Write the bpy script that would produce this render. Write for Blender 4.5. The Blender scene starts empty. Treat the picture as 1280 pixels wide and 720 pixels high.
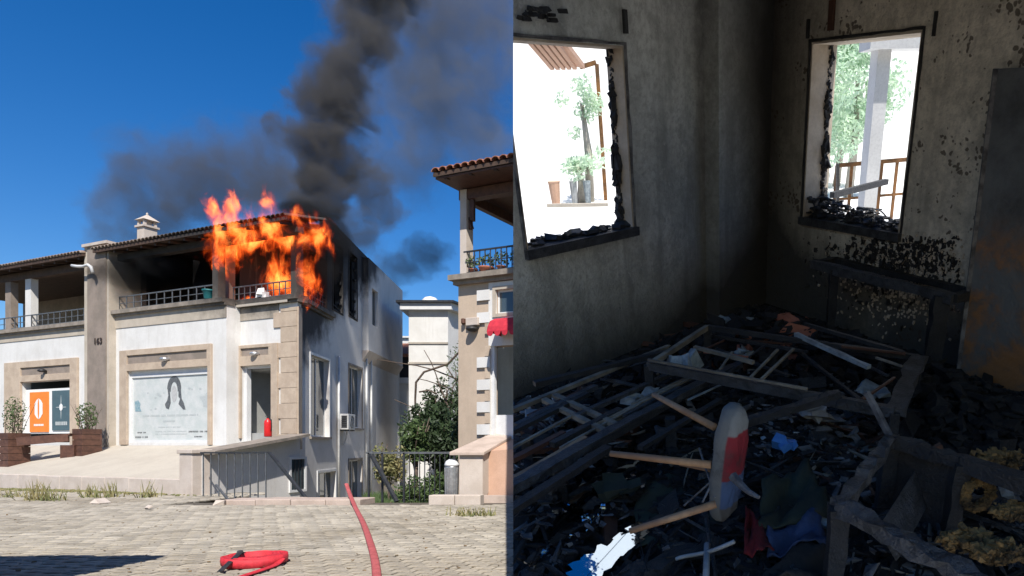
import bpy, math, random
import numpy as np
from mathutils import Vector, Matrix
R_ = math.radians
random.seed(7)
rng = np.random.default_rng(7)
sc = bpy.context.scene
col = sc.collection

# ---------------------------------------------------------------- camera, world, sun
FPX, CX, CY = 830.0, 880.0, 555.0            # focal length in photo pixels, lens shift centre
cam_d = bpy.data.cameras.new('camera')
cam = bpy.data.objects.new('camera', cam_d)
col.objects.link(cam)
cam.rotation_euler = (R_(90), 0, 0)
cam_d.sensor_width = 36
cam_d.lens = FPX / 1280 * 36
cam_d.shift_x = (640 - CX) / 1280
cam_d.shift_y = (CY - 360) / 1280
cam_d.clip_start = 0.02
cam_d.clip_end = 3000
sc.camera = cam

SUN_EL = R_(49)
to_sun = Vector((.312 * math.cos(SUN_EL), -.950 * math.cos(SUN_EL), math.sin(SUN_EL))).normalized()
w = bpy.data.worlds.new('World')
sc.world = w
w.use_nodes = True
nt = w.node_tree
sky = nt.nodes.new('ShaderNodeTexSky')
sky.sky_type = 'NISHITA'
sky.sun_disc = False
sky.sun_elevation = SUN_EL
sky.sun_rotation = math.atan2(to_sun.x, to_sun.y)
sky.air_density = 1.0
sky.dust_density = 0.15
sky.ozone_density = 5.0
hs = nt.nodes.new('ShaderNodeHueSaturation'); hs.inputs['Saturation'].default_value = 1.34; hs.inputs['Hue'].default_value = .508
nt.links.new(sky.outputs[0], hs.inputs['Color']); nt.links.new(hs.outputs[0], nt.nodes['Background'].inputs[0])
nt.nodes['Background'].inputs[1].default_value = 0.082
sun_d = bpy.data.lights.new('sun', 'SUN')
sun_d.energy = 4.6
sun_d.angle = R_(0.5)
sun_d.color = (1, .95, .88)
sun = bpy.data.objects.new('sun', sun_d)
col.objects.link(sun)
sun.rotation_euler = to_sun.to_track_quat('Z', 'Y').to_euler()
sc.view_settings.view_transform = 'Standard'
sc.view_settings.look = 'None'
sc.view_settings.exposure = 0.62
sc.cycles.volume_max_steps = 96
sc.cycles.max_bounces = 8
sc.cycles.diffuse_bounces = 5
sc.cycles.sample_clamp_indirect = 4

# ---------------------------------------------------------------- frames of reference
# world frame: the street. room frame: the burnt room stands on its own, tipped towards the street.
def wdir(px, py):
    return Vector(((px - CX) / FPX, 1.0, (CY - py) / FPX))
n_dir = wdir(905, 2176)
ru = (-n_dir).normalized()
rf = Vector((0, 1, 0)); rf = (rf - ru * rf.dot(ru)).normalized()
rr = rf.cross(ru)
ROOM = Matrix(((rr.x, rf.x, ru.x, 0), (rr.y, rf.y, ru.y, 0), (rr.z, rf.z, ru.z, 0), (0, 0, 0, 1)))
ROOMI = ROOM.inverted()
def ray(px, py, space):
    d = wdir(px, py)
    return d if space == 'W' else ROOMI.to_3x3() @ d

# ---------------------------------------------------------------- mesh builder
class MB:
    def __init__(s): s.v = []; s.f = []
    def quad(s, a, b, c, d):
        n = len(s.v); s.v += [tuple(a), tuple(b), tuple(c), tuple(d)]; s.f.append((n, n+1, n+2, n+3)); return s
    def poly(s, pts):
        n = len(s.v); s.v += [tuple(p) for p in pts]; s.f.append(tuple(range(n, n+len(pts)))); return s
    def hexa(s, p):
        n = len(s.v); s.v += [tuple(q) for q in p]
        for f in ((0,3,2,1),(4,5,6,7),(0,1,5,4),(1,2,6,5),(2,3,7,6),(3,0,4,7)):
            s.f.append(tuple(n+i for i in f))
        return s
    def box(s, x0, x1, y0, y1, z0, z1):
        return s.hexa([(x0,y0,z0),(x1,y0,z0),(x1,y1,z0),(x0,y1,z0),(x0,y0,z1),(x1,y0,z1),(x1,y1,z1),(x0,y1,z1)])
    def bar(s, p, q, wd, ht, up=(0,0,1)):
        p = Vector(p); q = Vector(q); d = (q-p).normalized(); up = Vector(up)
        sd = d.cross(up)
        if sd.length < 1e-3: sd = d.cross(Vector((0,1,0)))
        sd.normalize(); u2 = sd.cross(d)
        a, b = sd*wd/2, u2*ht/2
        return s.hexa([p-a-b, p+a-b, q+a-b, q-a-b, p-a+b, p+a+b, q+a+b, q-a+b])
    def tube(s, pts, r, n=8, caps=True):
        pts = [Vector(p) for p in pts]; rs = r if isinstance(r, (list, tuple)) else [r]*len(pts)
        base = len(s.v)
        for i, p in enumerate(pts):
            t = (pts[min(i+1, len(pts)-1)] - pts[max(i-1, 0)]).normalized()
            a = t.cross(Vector((0,0,1)))
            if a.length < .05: a = t.cross(Vector((0,1,0)))
            a.normalize(); b = a.cross(t)
            for k in range(n):
                an = 2*math.pi*k/n
                s.v.append(tuple(p + (a*math.cos(an) + b*math.sin(an))*rs[i]))
        for i in range(len(pts)-1):
            for k in range(n):
                k2 = (k+1) % n
                s.f.append((base+i*n+k, base+i*n+k2, base+(i+1)*n+k2, base+(i+1)*n+k))
        if caps:
            s.f.append(tuple(base+k for k in range(n))[::-1])
            s.f.append(tuple(base+(len(pts)-1)*n+k for k in range(n)))
        return s
    def lathe(s, c, prof, n=16):
        c = Vector(c); base = len(s.v)
        for (r, z) in prof:
            for k in range(n):
                an = 2*math.pi*k/n
                s.v.append((c.x+r*math.cos(an), c.y+r*math.sin(an), c.z+z))
        for i in range(len(prof)-1):
            for k in range(n):
                k2 = (k+1) % n
                s.f.append((base+i*n+k, base+i*n+k2, base+(i+1)*n+k2, base+(i+1)*n+k))
        s.f.append(tuple(base+k for k in range(n))[::-1]); s.f.append(tuple(base+(len(prof)-1)*n+k for k in range(n)))
        return s
    def prism(s, pts, d):
        """closed polygon pts pushed along d"""
        n = len(s.v); m = len(pts); d = Vector(d)
        s.v += [tuple(p) for p in pts] + [tuple(Vector(p)+d) for p in pts]
        s.f.append(tuple(range(n, n+m))); s.f.append(tuple(range(n+2*m-1, n+m-1, -1)))
        for i in range(m):
            j = (i+1) % m; s.f.append((n+i, n+m+i, n+m+j, n+j))
        return s
    def lump(s, c, r, flat=(1,1,1), k=0.35):
        """an irregular chunk of 8 corners"""
        c = Vector(c); M = Matrix.Rotation(random.uniform(0, 6.3), 3, 'Z') @ Matrix.Rotation(random.uniform(-.7, .7), 3, 'X')
        p = []
        for z in (-1, 1):
            for (x, y) in ((-1,-1),(1,-1),(1,1),(-1,1)):
                v = Vector((x*flat[0]*(1+random.uniform(-k,k)), y*flat[1]*(1+random.uniform(-k,k)), z*flat[2]*(1+random.uniform(-k,k))))*r
                p.append(c + M @ v)
        return s.hexa(p)
    def mesh(s, name, origin=(0,0,0), smooth=False):
        me = bpy.data.meshes.new(name)
        o = Vector(origin)
        me.from_pydata([(a[0]-o.x, a[1]-o.y, a[2]-o.z) for a in s.v], [], s.f)
        me.validate()
        if smooth: me.polygons.foreach_set('use_smooth', [True]*len(me.polygons))
        me.update()
        return me

def tag(o, label=None, cat=None, group=None, kind=None):
    if label: o['label'] = label
    if cat: o['category'] = cat
    if group: o['group'] = group
    if kind: o['kind'] = kind
    return o
def root(name, loc, space='W'):
    o = bpy.data.objects.new(name, None); col.objects.link(o)
    o.empty_display_size = .2
    S = ROOM if space == 'R' else Matrix.Identity(4)
    o.matrix_world = S @ Matrix.Translation(Vector(loc))
    o['_o'] = tuple(loc)
    return o
def thing(name, label, cat, loc, space='W', group=None):
    return tag(root(name, loc, space), label, cat, group)
def org(parent):
    p = parent
    while p.parent: p = p.parent
    return Vector(p['_o'])
def part(name, mb, mat, parent, smooth=False, bevel=0):
    me = mb.mesh(name, org(parent), smooth)
    o = bpy.data.objects.new(name, me); col.objects.link(o)
    me.materials.append(mat); o.parent = parent
    if bevel:
        b = o.modifiers.new('bevel', 'BEVEL'); b.width = bevel; b.segments = 2; b.limit_method = 'ANGLE'
    return o
def single(name, mb, mat, loc, space='W', smooth=False, bevel=0):
    me = mb.mesh(name, loc, smooth)
    o = bpy.data.objects.new(name, me); col.objects.link(o)
    me.materials.append(mat)
    S = ROOM if space == 'R' else Matrix.Identity(4)
    o.matrix_world = S @ Matrix.Translation(Vector(loc))
    o['_o'] = tuple(loc)
    if bevel:
        b = o.modifiers.new('bevel', 'BEVEL'); b.width = bevel; b.segments = 2; b.limit_method = 'ANGLE'
    return o
def struct(name, mb, mat, space='W', loc=(0,0,0), smooth=False):
    return tag(single(name, mb, mat, loc, space, smooth), kind='structure')

# the burnt room is broken off along one vertical plane at its left end
CUT_N = Vector((1, -(641.5-CX)/FPX, 0)).normalized()
def cut_mesh(me, S):
    import bmesh
    n = S.to_3x3().transposed() @ CUT_N; d = S.translation.dot(CUT_N)
    co = np.empty(len(me.vertices)*3, dtype=np.float32); me.vertices.foreach_get('co', co); co = co.reshape(-1,3)
    dist = co @ np.array(n) + d
    if dist.min() > -1e-4: return
    if dist.max() < 0: return
    bm = bmesh.new(); bm.from_mesh(me)
    r = bmesh.ops.bisect_plane(bm, geom=bm.verts[:]+bm.edges[:]+bm.faces[:], plane_co=-n*d, plane_no=n, clear_inner=True)
    ed = [e for e in r['geom_cut'] if isinstance(e, bmesh.types.BMEdge)]
    try: bmesh.ops.holes_fill(bm, edges=ed, sides=0)
    except Exception: pass
    bm.to_mesh(me); bm.free()
# ---------------------------------------------------------------- vertical faces
class Face:
    def __init__(s, origin, u, n, space='W'):
        s.o = Vector((origin[0], origin[1], 0)); s.u = Vector((u[0], u[1], 0)).normalized()
        n = Vector((n[0], n[1], 0)); n = n - s.u*n.dot(s.u); s.n = n.normalized(); s.space = space
    def hit(s, px, py, o=0):
        d = ray(px, py, s.space); t = (s.o.dot(s.n)+o)/d.dot(s.n); p = d*t
        return (p-s.o).dot(s.u), p.z
    def pt(s, a, z, o=0):
        p = s.o + s.u*a + s.n*o; return Vector((p.x, p.y, z))
    def rect(s, px0, px1, pyt, pyb, o=0, at=None):
        at = at or px0
        a = s.hit(px0, pyt, o)[0]; b = s.hit(px1, pyt, o)[0]
        return min(a, b), max(a, b), s.hit(at, pyb, o)[1], s.hit(at, pyt, o)[1]
    def box(s, mb, a0, a1, z0, z1, o0, o1):
        P = s.pt
        return mb.hexa([P(a0,z0,o0),P(a1,z0,o0),P(a1,z0,o1),P(a0,z0,o1),P(a0,z1,o0),P(a1,z1,o0),P(a1,z1,o1),P(a0,z1,o1)])
    def wall(s, mb, a0, a1, z0, z1, o0, o1, holes=()):
        """wall slab with rectangular openings (a0,a1,z0,z1)"""
        xs = sorted({a0, a1, *[h[0] for h in holes], *[h[1] for h in holes]})
        xs = [x for x in xs if a0-1e-6 <= x <= a1+1e-6]
        for i in range(len(xs)-1):
            m = (xs[i]+xs[i+1])/2
            cut = sorted([(h[2], h[3]) for h in holes if h[0] < m < h[1]])
            z = z0
            for (h0, h1) in cut:
                if h0 > z: s.box(mb, xs[i], xs[i+1], z, h0, o0, o1)
                z = max(z, h1)
            if z < z1: s.box(mb, xs[i], xs[i+1], z, z1, o0, o1)
        return mb
    def frame(s, mb, r, t, o0, o1, bottom=True):
        """frame of width t round the outside of opening r"""
        a0, a1, z0, z1 = r
        s.box(mb, a0-t, a0, z0, z1, o0, o1); s.box(mb, a1, a1+t, z0, z1, o0, o1)
        s.box(mb, a0-t, a1+t, z1, z1+t, o0, o1)
        if bottom: s.box(mb, a0-t, a1+t, z0-t, z0, o0, o1)
        return mb

# ---------------------------------------------------------------- materials
def newmat(name):
    m = bpy.data.materials.new(name); m.use_nodes = True
    return m, m.node_tree, m.node_tree.nodes['Principled BSDF']
def nd(nt, typ, **kw):
    n = nt.nodes.new(typ)
    for k, v in kw.items():
        if k.startswith('i_'): n.inputs[k[2:].replace('_', ' ')].default_value = v
        else: setattr(n, k, v)
    return n
def mth(nt, op, a, b=None, c=None, clamp=False):
    n = nt.nodes.new('ShaderNodeMath'); n.operation = op; n.use_clamp = clamp
    for i, x in enumerate((a, b, c)):
        if x is None: continue
        if isinstance(x, (int, float)): n.inputs[i].default_value = x
        else: nt.links.new(x, n.inputs[i])
    return n.outputs[0]
def smooth(nt, x, lo, hi):
    n = nt.nodes.new('ShaderNodeMapRange'); n.interpolation_type = 'SMOOTHSTEP'
    n.inputs['From Min'].default_value = lo; n.inputs['From Max'].default_value = hi
    nt.links.new(x, n.inputs['Value']); return n.outputs[0]
def noise(nt, vec, scale, detail=5, rough=.6, dist=0):
    n = nd(nt, 'ShaderNodeTexNoise'); n.inputs['Scale'].default_value = scale
    n.inputs['Detail'].default_value = detail; n.inputs['Roughness'].default_value = rough; n.inputs['Distortion'].default_value = dist
    if vec is not None: nt.links.new(vec, n.inputs['Vector'])
    return n.outputs[0]
def mix(nt, f, a, b):
    n = nt.nodes.new('ShaderNodeMix'); n.data_type = 'RGBA'
    if isinstance(f, (int, float)): n.inputs[0].default_value = f
    else: nt.links.new(f, n.inputs[0])
    for i, x in ((6, a), (7, b)):
        if isinstance(x, (tuple, list)): n.inputs[i].default_value = (*x[:3], 1)
        else: nt.links.new(x, n.inputs[i])
    return n.outputs[2]
def coords(nt): return nt.nodes.new('ShaderNodeTexCoord').outputs['Object']
def geo_pos(nt): return nt.nodes.new('ShaderNodeNewGeometry').outputs['Position']
def obj_random(nt): return nt.nodes.new('ShaderNodeObjectInfo').outputs['Random']
def bump(nt, b, h, strength=.3, dist=.02):
    n = nt.nodes.new('ShaderNodeBump'); n.inputs['Strength'].default_value = strength; n.inputs['Distance'].default_value = dist
    nt.links.new(h, n.inputs['Height']); nt.links.new(n.outputs[0], b.inputs['Normal'])

def surf(name, c, c2=None, scale=3, rough=.8, bmp=.25, metal=0, fine=40, lo=.35, hi=.65, perobj=0, dist=.01, spec=.4):
    m, nt, b = newmat(name)
    c2 = c2 or tuple(x*.75 for x in c)
    v = coords(nt)
    f = smooth(nt, noise(nt, v, scale, 6, .65), lo, hi)
    cc = mix(nt, f, c, c2)
    f2 = noise(nt, v, fine, 4, .7)
    cc = mix(nt, mth(nt, 'MULTIPLY', smooth(nt, f2, .4, .7), .35), cc, tuple(x*.6 for x in c))
    if perobj:
        h = nt.nodes.new('ShaderNodeHueSaturation'); nt.links.new(cc, h.inputs['Color'])
        nt.links.new(mth(nt, 'MULTIPLY_ADD', obj_random(nt), perobj, 1-perobj/2), h.inputs['Value']); cc = h.outputs[0]
    nt.links.new(cc, b.inputs['Base Color'])
    b.inputs['Roughness'].default_value = rough; b.inputs['Metallic'].default_value = metal
    b.inputs['Specular IOR Level'].default_value = spec
    if bmp: bump(nt, b, f2, bmp, dist)
    return m

M = {}
M['white_wall'] = surf('white_plaster', (0.679,0.670,0.644), (0.592,0.579,0.548), .8, .85, .15)
M['tan_stone'] = surf('tan_stone', (0.487,0.392,0.296), (0.400,0.313,0.235), 2.5, .8, .3, perobj=.12)
M['tan_wall'] = surf('tan_plaster', (0.496,0.392,0.296), (0.426,0.335,0.252), 1.2, .85, .2)
M['beige_band'] = surf('beige_band', (0.487,0.426,0.348), (0.409,0.357,0.287), 2, .85, .2)
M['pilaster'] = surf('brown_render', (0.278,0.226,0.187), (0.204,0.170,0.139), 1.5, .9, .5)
M['ledge'] = surf('weathered_ledge', (0.296,0.252,0.209), (0.191,0.165,0.135), 3, .85, .3)
M['soot'] = surf('soot', (.022,.02,.019), (.04,.036,.033), 3, .95, .3)
M['dark_wood'] = surf('dark_wood', (.12,.055,.035), (.07,.032,.022), 6, .6, .3, perobj=.3)
M['eave_wood'] = surf('eave_wood', (.085,.05,.034), (.05,.03,.02), 4, .75, .3)
M['roof_tile'] = surf('clay_tile', (.40,.17,.10), (.28,.12,.08), 6, .85, .3, perobj=.45)
M['old_tile'] = surf('weathered_tile', (.33,.27,.22), (.22,.15,.11), 4, .9, .3, perobj=.4)
M['iron'] = surf('dark_iron', (.05,.055,.06), (.03,.03,.035), 8, .5, .1, .3)
M['grey_iron'] = surf('grey_iron', (.16,.17,.18), (.10,.105,.11), 8, .5, .1, .4)
M['concrete'] = surf('concrete', (0.435,0.392,0.331), (0.348,0.309,0.261), 1.2, .9, .35)
M['forecourt'] = surf('forecourt_paving', (0.452,0.409,0.339), (0.400,0.357,0.296), .7, .8, .15)
M['pink_stone'] = surf('pink_stone', (0.487,0.392,0.331), (0.383,0.304,0.252), 2, .85, .35)
M['peach'] = surf('peach_render', (0.574,0.365,0.261), (0.505,0.313,0.217), 1.5, .85, .2)
M['cream_stone'] = surf('cream_stone', (0.539,0.470,0.409), (0.470,0.400,0.339), 2, .8, .2)
M['paver'] = surf('grey_paver', (0.339,0.300,0.239), (0.226,0.196,0.152), 2.2, .9, .5, perobj=.34, lo=.3, hi=.7)
M['joint'] = surf('sandy_joint', (0.113,0.096,0.074), (0.070,0.059,0.044), 2, .95, .4)
M['dirt'] = surf('brown_dirt', (.20,.13,.07), (.12,.09,.05), 3, .95, .4)
M['earth'] = surf('dry_earth', (.21,.17,.12), (.13,.12,.07), .6, .95, .5)
M['white_paint'] = surf('white_paint', (0.679,0.679,0.670), (0.609,0.609,0.600), 2, .5, .05)
M['ac_grey'] = surf('ac_plastic', (.62,.62,.6), (.5,.5,.48), 3, .5, .05)
M['black'] = surf('black_plastic', (.02,.02,.022), (.03,.03,.03), 6, .5, .1)
M['red_hose'] = surf('red_hose', (.62,.03,.045), (.42,.02,.03), 14, .6, .5, fine=160)
M['hose_faded'] = surf('faded_red_hose', (.48,.11,.11), (.34,.07,.07), 10, .7, .5, fine=160)
M['red_paint'] = surf('red_paint', (.62,.02,.02), (.5,.015,.015), 5, .35, .02)
M['red_awning'] = surf('red_awning', (.55,.03,.05), (.42,.02,.04), 5, .8, .2)
M['steel'] = surf('brushed_steel', (.6,.6,.6), (.42,.42,.43), 8, .38, .1, .8)
M['poster'] = surf('printed_poster', (0.56,0.575,0.56), (0.470,0.509,0.492), 2.5, .55, .02)
M['ink'] = surf('grey_ink', (.07,.075,.08), (.14,.15,.155), 18, .6, .02)
M['pale_ink'] = surf('pale_grey_ink', (.40,.43,.43), (.46,.49,.48), 18, .6, .02)
M['face_ink'] = surf('face_ink', (.47,.47,.46), (.38,.38,.375), 14, .6, .02)
M['teal_ink'] = surf('teal_ink', (.16,.28,.33), (.3,.4,.42), 10, .6, .02)
M['orange_print'] = surf('orange_print', (.80,.23,.03), (.74,.2,.025), 3, .55, .02)
M['teal_print'] = surf('dark_teal_print', (.07,.12,.14), (.06,.1,.12), 3, .5, .02)
M['white_print'] = surf('white_print', (.8,.8,.78), (.75,.75,.73), 3, .5, .02)
M['bronze'] = surf('bronze_numeral', (.05,.03,.022), (.03,.02,.015), 6, .5, .1)
M['grey_room'] = surf('grey_interior_paint', (.36,.36,.34), (.30,.30,.285), 1, .8, .1)
M['teal_pot'] = surf('teal_pot', (.02,.16,.17), (.015,.12,.13), 5, .5, .1)
M['terracotta'] = surf('terracotta_pot', (.42,.15,.09), (.34,.12,.07), 5, .7, .1)
M['bark'] = surf('bark', (.13,.095,.07), (.07,.05,.04), 8, .9, .6)
M['pale_post'] = surf('pale_render', (.74,.74,.73), (.66,.66,.65), 2, .8, .1)
M['washed_bark'] = surf('washed_bark', (.46,.42,.36), (.36,.33,.28), 8, .9, .4)  # bark lightened to stand for the glare outside the windows
M['blue_plastic'] = surf('blue_plastic', (.08,.25,.62), (.06,.2,.5), 5, .4, .05)
M['glass'] = newmat('window_glass')[0]
b = M['glass'].node_tree.nodes['Principled BSDF']; b.inputs['Base Color'].default_value = (.05,.07,.08,1); b.inputs['Roughness'].default_value = .06; b.inputs['Specular IOR Level'].default_value = .8
def leafmat(name, c, c2, trans=.25):
    m, nt, b = newmat(name)
    cc = mix(nt, smooth(nt, noise(nt, coords(nt), 2.2, 3), .35, .65), c, c2)
    nt.links.new(cc, b.inputs['Base Color']); b.inputs['Roughness'].default_value = .6
    tr = nt.nodes.new('ShaderNodeBsdfTranslucent'); nt.links.new(cc, tr.inputs[0])
    mx = nt.nodes.new('ShaderNodeMixShader'); mx.inputs[0].default_value = trans
    nt.links.new(b.outputs[0], mx.inputs[1]); nt.links.new(tr.outputs[0], mx.inputs[2])
    nt.links.new(mx.outputs[0], nt.nodes['Material Output'].inputs[0]); return m
M['leaf_dark'] = leafmat('dark_leaf', (.045,.075,.025), (.025,.045,.018))
M['leaf'] = leafmat('green_leaf', (.10,.15,.05), (.06,.10,.03))
M['leaf_dry'] = leafmat('dry_grass', (.30,.25,.11), (.15,.17,.06))
M['leaf_washed'] = leafmat('washed_out_leaf', (.64,.76,.60), (.54,.70,.54), .5)  # green leaves lightened to stand for the overexposed window view

# painted plaster of the side wall with the soot stain above the burnt windows
def sooted_wall():
    m, nt, b = newmat('white_plaster_smoke_stained')
    p = geo_pos(nt); n1 = noise(nt, p, 1.2, 6, .65); n2 = noise(nt, p, 18, 4, .6)
    base = mix(nt, smooth(nt, noise(nt, p, .5, 5), .35, .65), (.68,.655,.62), (.58,.555,.525))
    base = mix(nt, mth(nt, 'MULTIPLY', smooth(nt, n2, .45, .7), .3), base, (.45,.45,.44))
    sep = nt.nodes.new('ShaderNodeSeparateXYZ'); nt.links.new(p, sep.inputs[0])
    # distance from the burning corner, sloping down along the wall
    d = mth(nt, 'MULTIPLY_ADD', mth(nt, 'SUBTRACT', sep.outputs[1], 30.0), .6, mth(nt, 'SUBTRACT', 6.0, sep.outputs[2]))
    d = mth(nt, 'ADD', d, mth(nt, 'MULTIPLY', mth(nt, 'SUBTRACT', n1, .5), 2.4))
    st = smooth(nt, d, .9, -.7)
    cc = mix(nt, st, base, (.03,.028,.028))
    nt.links.new(cc, b.inputs['Base Color']); b.inputs['Roughness'].default_value = .9
    bump(nt, b, n2, .15, .01); return m
M['side_wall'] = sooted_wall()

FIRE_C = ((338-CX)/FPX*26.0, 26.0, (CY-325)/FPX*26.0)
def add_soot(m, rad=4.2):
    nt = m.node_tree; b = nt.nodes['Principled BSDF']; src = b.inputs['Base Color'].links[0].from_socket
    p = geo_pos(nt)
    sb_ = nt.nodes.new('ShaderNodeVectorMath'); sb_.operation = 'SUBTRACT'; nt.links.new(p, sb_.inputs[0]); sb_.inputs[1].default_value = FIRE_C
    mu = nt.nodes.new('ShaderNodeVectorMath'); mu.operation = 'MULTIPLY'; nt.links.new(sb_.outputs[0], mu.inputs[0]); mu.inputs[1].default_value = (.75, .75, 1.45)
    ln = nt.nodes.new('ShaderNodeVectorMath'); ln.operation = 'LENGTH'; nt.links.new(mu.outputs[0], ln.inputs[0])
    d = mth(nt, 'ADD', ln.outputs['Value'], mth(nt, 'MULTIPLY', mth(nt, 'SUBTRACT', noise(nt, p, 1.1, 6, .7), .5), 3.2))
    nt.links.new(mix(nt, mth(nt, 'MULTIPLY', smooth(nt, d, rad, rad*.45), .93), src, (.025,.023,.022)), b.inputs['Base Color'])
def add_streaks(m, amt=.35, tint=(.30,.26,.21)):
    nt = m.node_tree; b = nt.nodes['Principled BSDF']; src = b.inputs['Base Color'].links[0].from_socket; p = geo_pos(nt)
    st = nt.nodes.new('ShaderNodeVectorMath'); st.operation = 'MULTIPLY'; nt.links.new(p, st.inputs[0]); st.inputs[1].default_value = (3.2, 3.2, .28)
    f = mth(nt, 'MULTIPLY', smooth(nt, noise(nt, st.outputs[0], 1.4, 6, .7), .50, .74), amt)
    g = mth(nt, 'MULTIPLY', smooth(nt, noise(nt, p, 1.6, 7, .75), .55, .72), amt*.7)
    nt.links.new(mix(nt, mth(nt, 'MAXIMUM', f, g), src, tint), b.inputs['Base Color'])
for k_ in ('white_wall', 'tan_stone', 'beige_band', 'ledge', 'pilaster', 'cream_stone', 'tan_wall', 'side_wall', 'forecourt'): add_streaks(M[k_], .2 if k_ != 'forecourt' else .4)
for k_ in ('white_wall', 'ledge', 'beige_band', 'eave_wood', 'old_tile', 'tan_stone'): add_soot(M[k_], 3.0 if k_ in ('white_wall', 'tan_stone') else 6.2 if k_ == 'old_tile' else 4.4)

# ================================================================ STREET
HD = 25.0                                          # distance of the house corner
C0 = ((372-CX)/FPX*HD, HD)
uL = Vector((-1250-CX, FPX)).normalized()          # along the street front, leftwards and away
nF = Vector((-uL.y, uL.x)); nF = nF if nF.y < 0 else -nF
uS = Vector((700-CX, FPX)).normalized()            # along the side wall, away
nS = Vector((uS.y, -uS.x))
FW = Face(C0, uL, nF)                              # right wing
def shifted(f, o): return Face((f.o.x+f.n.x*o, f.o.y+f.n.y*o), (f.u.x, f.u.y), (f.n.x, f.n.y), f.space)
FM = shifted(FW, .55)                              # middle bay
FL = shifted(FW, .45)                              # left neighbour
FP = shifted(FW, .85)                              # pilaster
FS = Face(C0, uS, nS)
GZ = -1.6

# ---- ground
g = MB(); g.quad((-400,-30,-2.75),(400,-30,-2.75),(400,900,-2.75),(-400,900,-2.75))
struct('ground', g, M['earth'])
Yk = 18.3                                          # where the street ends at the stair pit
road = MB()
road.box(-60, 14, -12, Yk, -2.7, GZ-.02)
road.prism([(-60,Yk,-2.7),(-14.2,Yk,-2.7),(-15.2,22.2,-2.7),(-60,34,-2.7)], (0,0,1.08))
road.prism([(-5.3,Yk,-2.7),(14,Yk,-2.7),(14,24,-2.7),(-5.3,24,-2.7)], (0,0,1.08))
road_o = struct('street', road, M['joint'])

# paving blocks: zig-zag interlocking blocks in running bond, nearest ones separate
def paver_mb(sx, sy, z=.03):
    m = MB(); e = .03
    a = .24*sy
    out = [(-sx/2,-sy/2),(0,-sy/2+a),(sx/2,-sy/2),(sx/2,sy/2),(0,sy/2+a),(-sx/2,sy/2)]
    inn = [((x)*(1-2*e/sx), (y-0.0)*(1-2*e/sy)) for x, y in out]
    n = len(out)
    m.v += [(x,y,-z) for x,y in out] + [(x,y,0) for x,y in out] + [(x,y,.012) for x,y in inn]
    for i in range(n):
        j = (i+1) % n
        m.f.append((i,j,n+j,n+i)); m.f.append((n+i,n+j,2*n+j,2*n+i))
    m.f.append(tuple(range(2*n, 3*n)))
    return m
BX, BY = .30, .17
blocks = []
ca, sa = math.cos(R_(-8)), math.sin(R_(-8))
for i in range(-75, 75):
    for j in range(-10, 110):
        u = (i + .5*(j % 2))*BX; v = 7.0 + j*BY
        x = -6 + u*ca - (v-12)*sa; y = 12 + u*sa + (v-12)*ca
        if y < 7.4: continue
        px = CX + FPX*x/y; py = CY + 1.6*FPX/y
        if px < -25 or px > 665 or py > 735: continue
        if x < -14.2:
            if y > 22.2 - (x+15.2)*-.28 - .6 and y > 21.2 + (-15.2-x)*.31 - .35: continue
        elif x < -5.3:
            if y > Yk-.95: continue
        elif y > 20.5: continue
        blocks.append((x, y, px, py))
blocks.sort(key=lambda t: t[1])
pm = paver_mb(BX-.03, BY-.026).mesh('paving_block'); pm.materials.append(M['paver'])
for (x, y, px, py) in blocks[:300]:
    o = bpy.data.objects.new('paving_block', pm); col.objects.link(o); o.parent = road_o
    o.location = (x, y, GZ + random.uniform(-.006, .006))
    o.rotation_euler = (random.uniform(-.015,.015), random.uniform(-.015,.015), R_(-8)+random.uniform(-.02,.02))
def paverfar():
    m, nt, b = newmat('grey_paver_field')
    v = coords(nt)
    wn = nt.nodes.new('ShaderNodeAttribute'); wn.attribute_name = 'tone'
    f = smooth(nt, noise(nt, v, .7, 6, .7), .3, .7)
    cc = mix(nt, f, (.36,.325,.265), (.27,.24,.19))
    cc = mix(nt, mth(nt, 'MULTIPLY', smooth(nt, noise(nt, v, .28, 6, .7, .8), .48, .66), .75), cc, (.19,.16,.115))
    fine = noise(nt, v, 45, 4, .7)
    cc = mix(nt, mth(nt,'MULTIPLY',smooth(nt,fine,.4,.7),.35), cc, (.24,.21,.17))
    h = nt.nodes.new('ShaderNodeHueSaturation'); nt.links.new(cc, h.inputs['Color'])
    nt.links.new(mth(nt,'MULTIPLY_ADD', wn.outputs['Fac'], .42, .78), h.inputs['Value'])
    nt.links.new(h.outputs[0], b.inputs['Base Color']); b.inputs['Roughness'].default_value = .9
    bump(nt, b, fine, .3, .01); return m
pf = paver_mb(BX-.03, BY-.026)
V = np.array(pf.v); allv = []; allf = []; tone = []
for (x, y, px, py) in blocks[300:]:
    a = R_(-8)+random.uniform(-.02,.02); c, s = math.cos(a), math.sin(a); dz = random.uniform(-.006,.006)
    n0 = len(allv)
    tl = random.uniform(-.02,.02)
    allv += [(x+p[0]*c-p[1]*s, y+p[0]*s+p[1]*c, GZ+dz+p[2]+p[0]*tl) for p in V]
    allf += [tuple(n0+k for k in f) for f in pf.f]; tone += [random.random()]*len(pf.f)
me = bpy.data.meshes.new('paving_field'); me.from_pydata(allv, [], allf)
at = me.attributes.new('tone', 'FLOAT', 'FACE'); at.data.foreach_set('value', tone)
me.materials.append(paverfar())
o = bpy.data.objects.new('paving_field', me); col.objects.link(o); o.parent = road_o; o['kind'] = 'stuff'

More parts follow.
